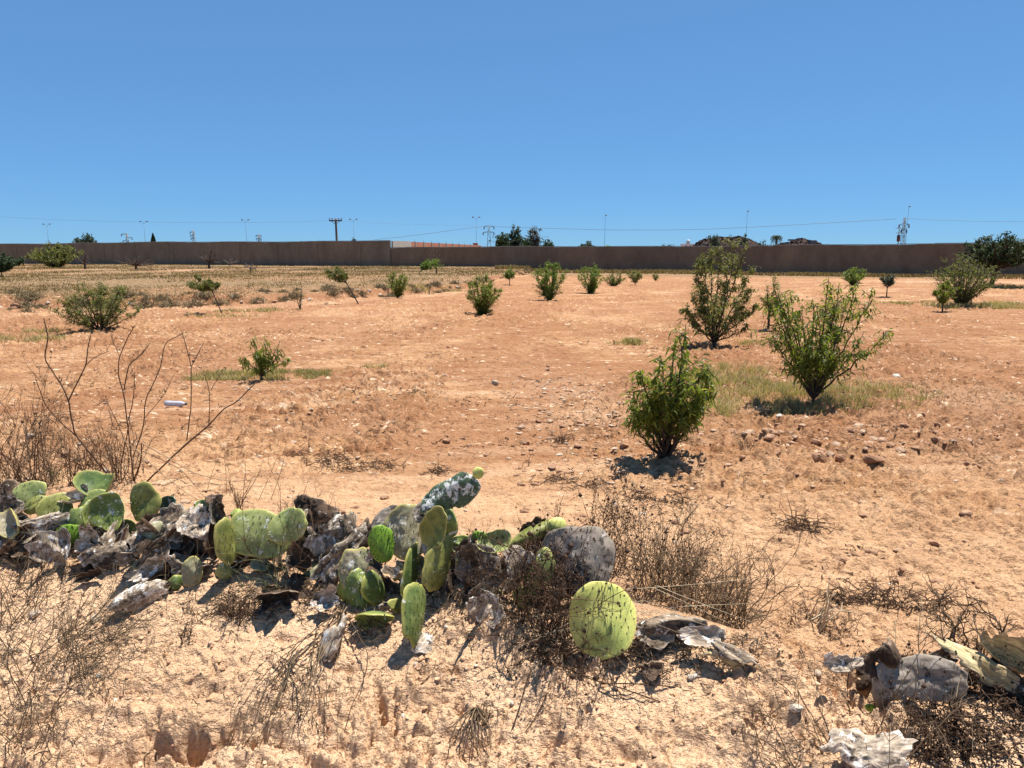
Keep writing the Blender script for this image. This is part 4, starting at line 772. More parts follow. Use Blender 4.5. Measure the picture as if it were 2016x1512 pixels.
twigs('grey tangled twigs at the lower right left of the white fallen pad', 1570, 1500, .26, .9, 24, 'twig_grey', seed=27, r=.0018, wob=.14, kids=3, base=.16, up=.7, lean=(-.4, .2))
twigs('big grey tangled brush at the bottom left corner', 40, 1400, .46, 1.1, 75, 'twig_grey', seed=28, r=.0018, wob=.16, kids=4, lv=2, base=.34, up=.6, kl=.5, a=.5)
twigs('grey brush streaming down the bank on the left side', 130, 1300, .46, .8, 56, 'twig_grey', seed=29, r=.0016, wob=.10, kids=4, lean=(.8, .3), base=.18, up=.35, a=.5)
twigs('thin grey stems rising at the far left below the cactus row', 30, 1200, .34, .7, 36, 'twig_grey', seed=30, r=.0018, wob=.1, kids=2, base=.16, lean=(.2, 0), a=.6)
def hang(mb, rg, o):
    for i in range(22):
        qq = rg.uniform(0, 1); p = np.array(G(540+150*qq+rg.uniform(-15, 15), 1330-130*qq+rg.uniform(-15, 15))); p[2] += .03; a0 = p
        tx, ty = 430+rg.uniform(0, 250), 1440+rg.uniform(0, 90); q = np.array(G(tx, ty)); q[2] = gz(q[0], q[1])+rg.uniform(.01, .07); m_ = (a0+q)/2+np.array([rg.normal(0, .04), rg.normal(0, .02), rg.uniform(.03, .09)])
        t = bez(a0, a0+(m_-a0)*.8+rg.normal(0, .05, 3)*[1, .4, .3], m_+rg.normal(0, .07, 3)*[1, .4, .4], q, 12); t[1:-1] += np.cumsum(rg.normal(0, .006, (10, 3)), 0); tube(mb, t, np.linspace(.0034, .0012, 12)*rg.uniform(.6, 1.3), 4, rg.uniform(.15, .75))
        for k in range(3): walk(mb, t[rg.integers(4, 12)], (rg.normal(), rg.normal()-.5, -.1), rg.uniform(.08, .28), .0016, rg, 9, .55, -.03, .4, 1, 1)
twigs('long bare roots hanging down the bank left of centre', 560, 1440, .1, 1.2, 26, 'twig_grey', seed=31, extra=hang, r=.002, wob=.4, up=.2, base=.16, name='dry_roots', cat='dry roots')
def hang2(mb, rg, o):
    for i in range(14):
        tx, ty = 900+rg.uniform(-20, 70), 1470+rg.uniform(0, 60); a0 = np.array(G(938, 1415)); a0[2] += .05; q = np.array(G(tx, ty)); q[2] = gz(q[0], q[1])+.02
        m_ = (a0+q)/2+np.array([rg.normal(0, .09), -.03, rg.uniform(.02, .09)]); tube(mb, bez(a0, a0+(m_-a0)*.8+rg.normal(0, .03, 3), m_, q, 9), np.linspace(.0030, .0014, 9), 4, rg.uniform(.2, .7))
twigs('tuft of drooping dead stems low on the bank at the bottom centre', 940, 1430, .08, .8, 16, 'twig_grey', seed=32, extra=hang2, r=.002, base=.04, name='dry_roots', cat='dry roots')
stl = [([(1010, 1290), (1025, 1340), (1045, 1400), (1010, 1450), (995, 1475)], -.5), ([(1055, 1330), (1035, 1390), (1000, 1460)], -.5), ([(1080, 1340), (1082, 1370), (1050, 1440), (1010, 1472)], -.5)]
def curvy(mb, rg, o):
    for pl in ([(1058, 1310), (1035, 1370), (1020, 1430), (995, 1475)], [(1082, 1335), (1080, 1385), (1055, 1440), (1012, 1475)], [(990, 1290), (980, 1310), (1000, 1345), (1018, 1362)], [(1180, 1370), (1240, 1370), (1330, 1355)], [(1100, 1330), (1150, 1360), (1220, 1380), (1300, 1385)], [(870, 1330), (820, 1380), (785, 1430)]):
        P = np.array([np.array(G(*p)) for p in pl]); P[:, 2] += [.05]+[.055]*(len(pl)-2)+[.005]; t = np.linspace(0, len(pl)-1, 14); Q = np.stack([np.interp(t, range(len(pl)), P[:, c]) for c in range(3)], 1)
        for _ in range(2): Q[1:-1] = .25*Q[:-2]+.5*Q[1:-1]+.25*Q[2:]
        tube(mb, Q, .0026, 4, .15)
twigs('few long dark curved stems trailing down the bank below the yellow-green pad', 1070, 1320, .12, 1.0, 14, 'twig', seed=33, extra=curvy, r=.002, base=.08, a=.1, knob=.6, up=.3)
litter('scattered dark dry stems and leaf litter along the cactus row', [(50, 1110, .25), (130, 1130, .25), (230, 1110, .2), (330, 1140, .2), (440, 1200, .16), (500, 1190, .2), (560, 1180, .2), (620, 1180, .2), (730, 1240, .15), (900, 1200, .2), (1000, 1240, .2), (1100, 1290, .2), (1260, 1300, .22), (1350, 1290, .2), (1440, 1300, .16)], .08, 130, 'twig_grey', 40, .0016, .02, .3)
litter('dry leaf and stem litter in the lower right corner', [(1950, 1480, .3), (1880, 1450, .2), (1990, 1400, .2), (1840, 1500, .2)], .06, 240, 'twig', 41, .0024, .03, .25)
litter('low strips of raked dry stems on the bare ground behind the cactus row', [(640, 918, .22), (690, 925, .25), (760, 920, .2), (1100, 945, .2), (1160, 965, .25), (1260, 985, .2), (1320, 998, .22), (860, 935, .1), (1590, 1050, .12), (1560, 1042, .12), (1710, 1190, .16), (1780, 1200, .2), (1850, 1205, .16), (1650, 1195, .1), (820, 785, .2), (1100, 872, .2), (600, 905, .2)], .16, 60, 'twig', 42, .0028, .03, .35)
litter('stray dry stems lying over the bank soil', [(130+i*97 % 1700, 1180+(i*61) % 300, .35) for i in range(26)], .09, 12, 'twig_grey', 43, .0017, .006, .4)
litter('stray dry stems scattered over the open field', [(100+(i*263) % 1850, 840+(i*97) % 330, .6) for i in range(30)], .12, 12, 'twig', 44, .0028, .006, .35)
for i, (px, py, H, n, lab) in enumerate(((1105, 880, .16, 14, 'small dark dry tuft on bare soil left of the nearest sapling'), (1470, 905, .14, 16, 'small dry weed tuft right of the nearest sapling'), (470, 1215, .14, 30, 'brown dry tuft on the bank under the pale cactus pads'), (1750, 1185, .2, 5, 'pair of thin upright dark twigs on the bare ground at the right'),
        (360, 1270, .10, 12, 'small dark dead tuft in the middle of the left bank'), (1035, 925, .14, 3, 'tiny upright weed with one leaf, above the cactus row'), (990, 870, .10, 5, 'tiny dry weed in the open field left of centre bush tuft'))):
    twigs(lab, px, py, H, .8, n, 'twig', seed=60+i, r=.002, kids=3, base=.05, name='dry_weed', cat='dry weed')

# dry bushes along the stony bank (repeats)
proto = []
for k in range(3):
    rg = np.random.default_rng(90+k); mb = MB()
    for i in range(60): an = rg.uniform(0, 6.28); s = rg.uniform(.1, .9); walk(mb, (rg.normal(0, .18), rg.normal(0, .15), 0), (math.cos(an)*s, math.sin(an)*s, .9), rg.uniform(.3, .6), .010, rg, 5, .2, 0, .5, 2, 1)
    n = 500; an = rg.uniform(0, 6.28, n); q = np.abs(rg.normal(0, .28, n)); P = np.stack([q*np.cos(an), q*np.sin(an), rg.uniform(0, .42, n)*np.maximum(.2, 1-q)], 1)
    leaves(mb, P, rg.normal(0, 1, (n, 3)), rg.normal(0, 1, (n, 3)), np.full(n, .09), np.full(n, .035), rg.uniform(.3, .95, n), 0)
    proto.append(mb.mesh('dry_bush', M['drybush'], False))
rg = np.random.default_rng(5)
for i in range(96):
    x = -21+ (i/95)**.8*23; y = float(np.interp(x, BKX, BKY))+rg.normal(.1, 1.3); o = bpy.data.objects.new('dry_bush', proto[i % 3]); sc.collection.objects.link(o); s = rg.uniform(.2, .7)
    o.location = (x, y, gz(x, y)-.02); o.rotation_euler = (0, 0, rg.uniform(0, 6)); o.scale = (s*1.5, s*1.3, s); tag(o, 'low dry brown bush on the stony bank at the edge of the terrace', 'dry bush', 'dry bushes along the stony bank')
# stones ---------------------------------------------------------------------
def stone_mesh(seed, a=.6, flat=.6):
    rg = np.random.default_rng(seed); n = 14; m = 10; th = np.linspace(0, math.pi, m); ph = np.arange(n)*2*math.pi/n; T, Pp = np.meshgrid(th, ph, indexing='ij')
    v = np.stack([np.sin(T)*np.cos(Pp), np.sin(T)*np.sin(Pp), np.cos(T)], -1).reshape(-1, 3); r = np.ones(len(v))
    for k in range(11):
        d = rg.normal(0, 1, 3); d /= np.linalg.norm(d); c = rg.uniform(.55, .85); r = np.minimum(r, c/np.maximum(v@d, .01))
    v = v*r[:, None]*(1+rg.normal(0, .02, len(v))[:, None]); v[:, 2] *= flat
    f = [[i*n+j, i*n+(j+1) % n, (i+1)*n+(j+1) % n, (i+1)*n+j] for i in range(m-1) for j in range(n)]
    mb = MB(); mb.add(v, f4=f, a=a); return mb
def stone(px, py, w, label, a=.5, seed=1, flat=.6, name='stone', group=None, sq=.8):
    g = G(px, py); s = w/2*(g.y*CP+CAMH*SP)/F; o = bpy.data.objects.new(name, stone_mesh(seed, a, flat).mesh(name, M['stone'], False)); sc.collection.objects.link(o)
    o.location = (g.x, g.y, gz(g.x, g.y)+s*flat*.35); o.scale = (s, s*sq, s); o.rotation_euler = (0, 0, seed*1.3); return tag(o, label, 'stone', group)
for i, (px, py, w, a, lab) in enumerate(((1612, 912, 42, .25, 'left of the two largest brown clods below the wide almond tree'), (1655, 910, 34, .25, 'right of the two largest brown clods below the wide almond tree'), (1722, 925, 46, .15, 'dark reddish clod right of the two largest clods'),
        (1606, 820, 26, .0, 'dark reddish clod at the foot of the wide almond tree'), (1542, 888, 24, .25, 'brown clod left of and above the two largest clods'), (1455, 868, 30, .4, 'sandy clod between the nearest sapling and the large clods'), (1530, 845, 22, .4, 'sandy clod under the grass in front of the wide almond tree'),
        (1765, 750, 18, 1.0, 'white stone in the grass right of the wide almond tree'), (1670, 822, 22, .3, 'clod on the field right of the almond tree foot'), (1740, 850, 18, .2, 'dark clod on the right of the tilled ground'), (1815, 825, 20, .3, 'farthest right clod beside the tilled ground'), (1925, 925, 26, .2, 'flat clod at the right side of the field'),
        (1900, 922, 16, .3, 'smaller clod beside the flat clod at the right'), (1377, 930, 14, .1, 'dark stone just right of the nearest sapling foot'), (1060, 833, 16, .1, 'dark stone on open ground left of the nearest sapling'), (1608, 1338, 22, .7, 'rounded pale stone on the bank left of the white fallen pad'), (1562, 1445, 32, .85, 'pale brown stone at the bottom right among grey twigs'),
        (70, 1218, 24, .8, 'pale flat stone on the bank at the left'), (190, 1222, 28, .7, 'pale angular stone below the white dead pad at left'), (196, 1347, 14, 1.0, 'small white stone on the left bank'), (1008, 1388, 14, .9, 'small cream stone above the drooping dead stems'), (793, 1431, 16, 1.0, 'small white stone low on the bank left of the drooping stems'),
        (1362, 1340, 20, .9, 'pale stone with a rusty underside right of the yellow-green pad'), (773, 1308, 14, .9, 'cream pebble just under the green leaning pad'), (818, 1318, 12, .9, 'smaller cream pebble right of the one under the green pad'), (879, 1257, 14, .8, 'pale pebble right of the dead pinkish pad'), (870, 1352, 14, .6, 'sandy pebble on the bank below the dead pinkish pad'),
        (1748, 1418, 16, 1.0, 'white chip left of the grey twigs under the fallen pad'), (1505, 985, 20, .2, 'dark stone alone on smooth soil right of the raked stems'), (1420, 968, 14, .2, 'small dark stone at the end of the raked stems'), (1210, 1000, 14, 1.0, 'small white stone beside the raked stems'), (975, 760, 20, .7, 'pale stone in the open middle of the field'))):
    stone(px, py, w, lab, a, 300+i)
pro = [stone_mesh(400+k, .92, .8).mesh('stone', M['stone'], False) for k in range(3)]+[stone_mesh(410+k, .25, .7).mesh('stone', M['stone'], False) for k in range(2)]
for i in range(56):
    x = -19+i/55*22; y = float(np.interp(x, BKX, BKY))+rg.normal(-.4, .7); o = bpy.data.objects.new('stone', pro[i % 5]); sc.collection.objects.link(o); s = rg.uniform(.05, .17)*(.8 if i % 5 < 3 else 1.3)
    o.location = (x, y, gz(x, y)+s*.3); o.scale = (s, s*.8, s*.8); o.rotation_euler = (0, 0, i); tag(o, 'stone on the low bank between the field and the dry terrace', 'stone', 'stones along the low bank')
def pebbles():
    rg = np.random.default_rng(21); mb = MB(); base = [stone_mesh(500+k, .5, .65) for k in range(6)]
    def put(n, xs, ys, s0, s1, amix, dens=None):
        for i in range(n):
            x, y = xs(), ys()
            if dens and dens(x, y) < rg.uniform(): continue
            b = base[rg.integers(6)]; s = s0+(s1-s0)*rg.uniform()**3; an = rg.uniform(0, 6.28); v = b.v[0][:, :]*s; v = np.stack([v[:, 0]*math.cos(an)-v[:, 1]*math.sin(an), v[:, 0]*math.sin(an)+v[:, 1]*math.cos(an), v[:, 2]], 1)
            mb.add(v+[x, y, gz(x, y)+s*.25], f4=b.f4[0], a=amix())
    br = lambda: float(rg.uniform(.2, .6)) if rg.uniform() < .95 else float(rg.uniform(.75, 1))
    put(2600, lambda: 0, lambda: 0, 0, 0, br, None) if False else None
    for i in range(2100):
        y = 2.0+rg.uniform()**1.0*2.0; x = rg.uniform(-.8, .8)*(y+.5); u = y-float(crest(np.array([x]))[0])
        if u > .3: continue
        b = base[rg.integers(6)]; s = .003+.010*rg.uniform()**3; mb.add(b.v[0]*s+[x, y, gz(x, y)+s*.2], f4=b.f4[0], a=br())
    for i in range(4200):
        y = 4+20*rg.uniform()**1.6; x = rg.uniform(-.8, .85)*y; d = float(fbm(np.array([x*.8]), np.array([y*.5]), 33, 2)[0])
        if d < rg.uniform(.3, .62): continue
        b = base[rg.integers(6)]; s = .006+.036*rg.uniform()**3.6; an = rg.uniform(0, 6.28); v = b.v[0]*s*np.array([1.2, .9, .9]); v = np.stack([v[:, 0]*math.cos(an)-v[:, 1]*math.sin(an), v[:, 0]*math.sin(an)+v[:, 1]*math.cos(an), v[:, 2]], 1)
        mb.add(v+[x, y, gz(x, y)+s*.12], f4=b.f4[0], a=br())
    # freshly turned clods below the wide almond tree
    for (px, py, rad, n) in ((1640, 885, .9, 110), (1480, 865, .4, 40), (1780, 860, .8, 50), (1900, 880, .8, 30), (1000, 860, 1.2, 30)):
        g = G(px, py)
        for i in range(n):
            x = g.x+rg.normal(0, rad*.7); y = g.y+rg.normal(0, rad*.5); b = base[rg.integers(6)]; s = .012+.05*rg.uniform()**2.5; mb.add(b.v[0]*s+[x, y, gz(x, y)+s*.25], f4=b.f4[0], a=float(rg.uniform(.25, .6)))
    for (px, py, rad, n) in ((1110, 775, .8, 330), (1170, 830, .6, 240), (700, 790, .8, 160), (1290, 925, .6, 120), (500, 765, .8, 120), (1180, 900, .8, 120)):
        g = G(px, py)
        for i in range(n):
            x = g.x+rg.normal(0, rad*.5); y = g.y+rg.normal(0, rad*.9); b = base[rg.integers(6)]; s = .008+.03*rg.uniform()**2; mb.add(b.v[0]*s*np.array([1.2, .8, .6])+[x, y, gz(x, y)+s*.1], f4=b.f4[0], a=float(rg.uniform(.4, .72)))
    cm = MB()
    for i in range(3000):
        y = 2.0+rg.uniform()*2.2; x = rg.uniform(-.8, .8)*(y+.5); u = y-float(crest(np.array([x]))[0])
        if u > .15 or float(vn(x*2.5, y*2.5, 301)) < rg.uniform(.1, .8): continue
        b = base[rg.integers(6)]; s = .003+.011*rg.uniform()**2.5; an = rg.uniform(0, 6.28); v = b.v[0]*s*np.array([1.2, .8, .8]); v = np.stack([v[:, 0]*math.cos(an)-v[:, 1]*math.sin(an), v[:, 0]*math.sin(an)+v[:, 1]*math.cos(an), v[:, 2]], 1)
        cm.add(v+[x, y, gz(x, y)+s*.2], f4=b.f4[0], a=float(rg.uniform(0, 1)))
    tag(cm.build('soil_crumbs', M['crumb'], None, False), 'loose crumbs of pale earth on the face of the bank', 'soil crumbs', kind='stuff')
    tag(mb.build('pebbles', M['stone'], None, False), 'small pebbles and crumbs of earth strewn over the ground', 'pebbles', kind='stuff')
pebbles()
# plastic bottle in the field
def bottle():
    m, n, l, p, o = newmat('clear_plastic'); p.inputs['Base Color'].default_value = (.62, .64, .70, 1); p.inputs['Roughness'].default_value = .25; p.inputs['Transmission Weight'].default_value = .35
    g = G(347, 806); g.z = gz(g.x, g.y)+.045; e = empty('plastic_bottle', tuple(g), 'clear plastic bottle with a dark cap lying on the bare field at left', 'bottle'); d = np.array([1, -.15, 0.]); c = np.array(g)
    b = MB(); t = [-.14, -.138, -.08, -.02, .04, .08, .115, .125]; r = [.005, .034, .036, .033, .036, .034, .016, .014]; tube(b, [c+d*x for x in t], r, 14); b.build('body', m, e)
    k = MB(); tube(k, [c+d*.124, c+d*.126, c+d*.145, c+d*.147], [.008, .018, .018, .008], 12); k.build('cap', M['darksteel'], e)
bottle()

# ------------------------------------------------------------------ prickly pears
def pad_bm(a, b, th, kind, seed, bend=0.0, twist=0.0):
    if kind in ('yellow', 'young', 'grey'): bend *= .25
    dead = kind.startswith('dead'); rg = np.random.default_rng(seed); nu, nv = (64, 44)
    U, V = np.meshgrid(np.arange(nu)*2*math.pi/nu, np.linspace(0, 1, nv), indexing='ij')      # U round the rim, V: 0 front centre .. 1 back centre
    ph = V*math.pi; r = np.sin(ph)**.8 if not dead else np.sin(ph)**.75; s = np.cos(ph)
    w = fbm(np.cos(U)*1.6+seed, np.sin(U)*1.6, seed, 3)-.5
    
    sq_ = (vn(np.full(1, seed*1.7), np.zeros(1), 3)[0]-.5)*(.22 if kind != 'yellow' else 0); w2 = fbm(np.cos(U)*5+seed, np.sin(U)*5, seed+9, 3)-.5
    rim = 1+(.05 if kind == 'yellow' else .17 if not dead else .5)*w*2+(.02 if not dead else .34)*w2; rim = rim*(1+sq_*np.cos(3*U+seed)*.5)*(1-.16*np.exp(-((np.sin(U)+1)/.3)**2))
    x = np.cos(U)*r*a*rim*(1+.16*np.sin(U)); z = np.sin(U)*r*b*rim; y = -np.sign(s)*np.abs(s)**.75*th
    if dead:
        fr = 1-np.abs(2*fbm(x*38+seed, z*12, seed+2, 4)-1); y = y+(fr-.7)*.034*(a/.12)+(fbm(x*11, z*11+seed, seed+3, 2)-.5)*.07*(a/.15)*np.sign(np.cos(seed)); x = x+(fbm(z*20, x*9, seed+4, 3)-.5)*.035; z = z+(fbm(z*9+4, x*15, seed+6, 3)-.5)*.03
    elif kind in ('grey', 'dying', 'dark', 'crust'): y = y+(fbm(x*24+seed, z*15, seed+2, 4)-.5)*.030
    else: y = y+(fbm(x*9+seed, z*9, seed+2, 2)-.5)*.022
    y = y+bend*(x*x)/(a)+twist*x*z/b+ (.35*bend)*z*z/b
    if seed % 3 == 0 and kind not in ('yellow', 'young'):
        fa = seed*1.9; y = y + (.45 if not dead else .8)*np.abs(x*math.cos(fa)+z*math.sin(fa)*.6)*(1 if seed % 2 else -1)
    v = np.stack([x, y, z], -1).reshape(-1, 3); i = np.arange(nu)[:, None]*nv; i2 = ((np.arange(nu)+1) % nu)[:, None]*nv; j = np.arange(nv-1)[None]
    f = np.stack([i+j, i+j+1, i2+j+1, i2+j], -1).reshape(-1, 4); mb = MB(); mb.add(v, f4=f, a=(r**2).ravel())
    sp = MB()
    if not dead:
        step = .034 if kind != 'young' else .0165
        gx = np.arange(-a, a, step); k = 0
        for zi, zz in enumerate(np.arange(-b*.92, b*.95, step*.9)):
            for xx in gx+(zi % 2)*step/2:
                q = (xx/(a*(1+.16*zz/b)))**2+(zz/b)**2
                if q > .93: continue
                for side in (-1, 1):
                    xx2, zz2 = xx+rg.normal(0, .004), zz+rg.normal(0, .004); ss = math.sqrt(max(0, 1-q)); yy = side*(ss**.75 if ss > 0 else 0)*th+bend*xx2**2/a+twist*xx2*zz2/b+.35*bend*zz2**2/b+((.45*abs(xx2*math.cos(seed*1.9)+zz2*math.sin(seed*1.9)*.6)*(1 if seed % 2 else -1)) if seed % 3 == 0 and kind not in ('yellow', 'young') else 0)
                    n = np.array([xx/a*.5, side*.9, zz/b*.5]); n /= np.linalg.norm(n); c = np.array([xx2, yy, zz2])
                    if kind == 'young': tube(sp, [c-n*.004, c+n*.004, c+n*.011+[0, 0, .004]], [.0045, .003, .0008], 5, .0)
                    else:
                        tube(sp, [c-n*.004, c+n*.001, c+n*.003], [.0032, .0026, .0008], 4, rg.choice([.05, .15, .3]))
                        for q_ in range(rg.integers(0, 3)):
                            d = n+rg.normal(0, .45, 3); tube(sp, [c, c+d*.5*.02, c+d*rg.uniform(.012, .024)], [.0006, .0005, .0002], 3, rg.uniform(.6, 1))
    return mb, sp
PADN = [0]
def plant(name, label, base, pads, cat='cactus', group='prickly pear cacti on the bank', fill=None):
    pads = list(pads)
    if fill:
        rf = np.random.default_rng(int(base[0])); n, x0, x1, y0, y1 = fill
        for i in range(n):
            L = rf.uniform(36, 92); pads.append((rf.uniform(x0, x1), rf.uniform(y0, y1), L*rf.uniform(.4, .75), L, rf.uniform(-85, 85), rf.uniform(-40, 40), rf.uniform(10, 65), ['dead', 'deaddark', 'dead', 'deadwhite', 'deaddark', 'deaddark', 'dying'][i % 7], {'dy': rf.uniform(.0, .16)}))
    g = G(*base); e = empty(name, (g.x, g.y, g.z), label, cat, group)
    for i, pd in enumerate(pads):
        px, py, w, h, roll, yaw, tilt, kind = pd[:8]; opt = pd[8] if len(pd) > 8 else {}
        PADN[0] += 1; seed = 1000+PADN[0]
        if w > h*1.15 and abs(roll) >= 40: w, h = h, w
        if not kind.startswith('dead') and 0 <= tilt < 20: tilt += 6
        lowp = G(px, min(1560, py+.42*h)); Y = min(g.y, lowp.y)+opt.get('dy', 0); c = at(px, py, Y); fw = Y*CP-(c.z-CAMH)*SP; k = fw/F
        a, b = w*k/2, h*k/2; th = opt.get('th', .011 if not kind.startswith('dead') else .004)
        mb, sp = pad_bm(a, b, th, kind, seed, opt.get('bend', rnd.uniform(-1.0, 1.0) if not kind.startswith('dead') else rnd.uniform(-1.8, 1.8)), opt.get('twist', rnd.uniform(-.3, .3) if not kind.startswith('dead') else rnd.uniform(-1.0, 1.0)))
        n0 = mb.n
        if sp.n:
            for q in range(len(sp.v)): mb.v.append(sp.v[q]); mb.a.append(sp.a[q])
            mb.f3 += [f+n0 for f in sp.f3]; mb.f4 += [f+n0 for f in sp.f4]; mb.n += sp.n
        me_ = mb.mesh('pad', M[kind])
        if sp.n:
            me_.materials.append(M['spine']); vi = np.zeros(len(me_.loops), int); me_.loops.foreach_get('vertex_index', vi); ls = np.zeros(len(me_.polygons), int); me_.polygons.foreach_get('loop_start', ls)
            me_.polygons.foreach_set('material_index', (vi[ls] >= n0).astype(int))
        o = bpy.data.objects.new('dead_pad' if kind.startswith('dead') else 'pad', me_); sc.collection.objects.link(o); o.parent = e
        o.matrix_local = Matrix.Translation(c-g) @ Matrix.Rotation(R(yaw), 4, 'Z') @ Matrix.Rotation(R(-tilt), 4, 'X') @ Matrix.Rotation(R(roll), 4, 'Y')
    return e
exec_pads = None
#PADS#
plant('prickly_pear', 'leftmost green prickly pear with many overlapping pads at the left edge', (140, 1075), [
    (61, 971, 62, 52, -12, 15, 25, 'pale', {'dy': .22}), (67, 993, 54, 34, 60, 10, 30, 'olive', {'dy': .12}), (112, 1003, 62, 66, -28, 25, 30, 'olive', {'dy': .10}), (148, 985, 66, 30, 80, 0, 55, 'deadwhite', {'dy': .15}), (162, 1000, 50, 50, 15, -20, 20, 'green', {'dy': .1}),
    (199, 962, 84, 62, 5, -8, 50, 'green', {'dy': .2}), (219, 1012, 66, 82, 8, 10, 12, 'crust', {'dy': .02}), (282, 992, 66, 88, -3, -6, 8, 'olive', {'dy': .05}), (155, 1028, 52, 60, 20, 25, 10, 'green', {'dy': .02}), (138, 1054, 58, 46, 0, 0, 10, 'young', {'dy': -.04, 'th': .016}),
    (98, 1060, 24, 30, 0, 30, 10, 'young'), (182, 1013, 44, 62, 12, 68, 0, 'crust'), (246, 1047, 38, 52, 12, 30, 0, 'green'), (330, 994, 42, 32, 60, 10, 20, 'dark', {'dy': .1}), (240, 1060, 30, 60, 35, 70, 0, 'dead'), (200, 985, 40, 60, -60, 20, 30, 'green', {'dy': .1})])
plant('prickly_pear', 'withered grey-brown prickly pear remains at the left edge under the green pads', (60, 1080), fill=(18, 0, 130, 1030, 1085), pads=[
    (65, 1024, 100, 40, 78, 0, 55, 'deadwhite'), (30, 1052, 80, 54, 80, 10, 45, 'dead'), (110, 1016, 60, 30, 70, 0, 60, 'deadwhite'), (14, 975, 50, 56, 10, 10, 30, 'deaddark', {'dy': .2}), (20, 1010, 70, 40, 80, 0, 50, 'dead', {'dy': .1}), (60, 1060, 90, 40, 80, 0, 20, 'deaddark', {'dy': .05}), (20, 1075, 70, 30, 85, 0, 30, 'dead'), (115, 1040, 40, 60, 10, 10, 20, 'deaddark', {'dy': .08}), (190, 1060, 60, 50, 10, 10, 20, 'deaddark', {'dy': .06})])
plant('prickly_pear', 'collapsed pinkish-grey dead prickly pear under the leftmost green pads', (200, 1105), fill=(6, 150, 270, 1050, 1100), pads=[
    (196, 1084, 104, 60, 68, -10, 50, 'dead'), (170, 1082, 60, 40, 60, -10, 50, 'deadwhite'), (180, 1134, 66, 20, 75, 0, 20, 'deaddark', {'dy': .04}), (245, 1085, 60, 30, 60, 30, 30, 'dead')])
plant('prickly_pear', 'large dead prickly pear trunk of folded grey-brown pads left of the pale pads', (340, 1120), fill=(20, 270, 440, 1020, 1140), pads=[
    (300, 1050, 64, 130, 42, 20, 35, 'dead', {'bend': .5, 'dy': .02}), (340, 1030, 90, 90, 30, 10, 40, 'dead', {'dy': .05, 'bend': .6}), (385, 1030, 96, 70, 20, 10, 40, 'deadwhite', {'bend': .8}), (365, 1012, 80, 50, 70, 0, 50, 'dead', {'dy': .08}), (423, 1062, 50, 96, -4, 50, 0, 'deaddark', {'bend': -.6}), (400, 1080, 80, 90, 0, 10, -10, 'deaddark', {'dy': .03}),
    (425, 983, 32, 24, 0, 0, 20, 'deaddark', {'dy': .06, 'th': .02}), (435, 1012, 26, 66, -14, 20, 0, 'dead', {'dy': .03}), (402, 997, 34, 26, 0, 0, 30, 'pale', {'dy': .09}), (345, 1080, 70, 80, 30, 10, 10, 'deaddark', {'dy': .05}), (290, 1104, 26, 70, 62, 10, 40, 'dying'), (288, 1126, 32, 86, 62, 10, 30, 'deadwhite'), (310, 1090, 60, 80, 40, 10, 20, 'dead'),
    (258, 1166, 40, 112, 66, 5, 45, 'deadwhite', {'bend': .9}), (378, 1128, 40, 66, 6, 20, 5, 'dying'), (345, 1150, 28, 34, 0, 20, 0, 'green'), (330, 1130, 60, 40, 60, 10, 10, 'deaddark', {'dy': .05})])
plant('prickly_pear', 'pale mottled prickly pear with one broad front pad and an edge-on pad', (500, 1140), fill=(11, 470, 600, 1080, 1150), pads=[
    (505, 1056, 128, 100, 10, 4, 14, 'pale', {'dy': .03}), (566, 1036, 92, 66, 55, -12, 20, 'pale', {'dy': .02}), (452, 1070, 60, 104, 8, 72, 0, 'olive', {'dy': -.02, 'bend': .3}), (450, 1124, 34, 40, -8, 62, 0, 'pale'), (466, 1016, 34, 26, -40, 0, 30, 'crust', {'dy': .1}), (600, 1050, 30, 40, -20, 10, 10, 'dying', {'dy': .1}), (500, 1110, 100, 70, 0, 0, 0, 'deaddark', {'dy': .1}), (550, 1166, 100, 46, 80, 0, 0, 'deaddark', {'dy': .06})])  # last listed pad is a dark sheet standing in for a shadowed hole
plant('prickly_pear', 'black lumpy dead prickly pear with whitish crust, right of the pale mottled one', (650, 1120), fill=(16, 590, 700, 1040, 1150), pads=[
    (612, 1002, 82, 54, 10, 0, 30, 'deaddark', {'dy': .1, 'th': .025}), (598, 1018, 30, 34, 0, 10, 10, 'dead', {'dy': .05}), (628, 1060, 90, 110, 15, 10, 20, 'dead', {'dy': .06}), (640, 1070, 60, 70, 10, 0, 20, 'deadwhite', {'dy': .02}), (680, 1046, 48, 62, 8, 20, 10, 'dead', {'bend': .6}), (662, 1030, 40, 40, 60, 0, 40, 'deadwhite'),
    (672, 1094, 40, 160, 50, 10, 20, 'dead', {'bend': .4}), (708, 1062, 50, 90, 42, 10, 20, 'deaddark'), (655, 1142, 34, 92, 12, 30, 0, 'dead', {'bend': .8}), (620, 1100, 80, 80, 0, 0, 20, 'dead', {'dy': .06}), (640, 1185, 60, 40, 70, 0, 40, 'deadwhite'), (585, 1090, 90, 60, 0, 0, 10, 'dead', {'dy': .1})])
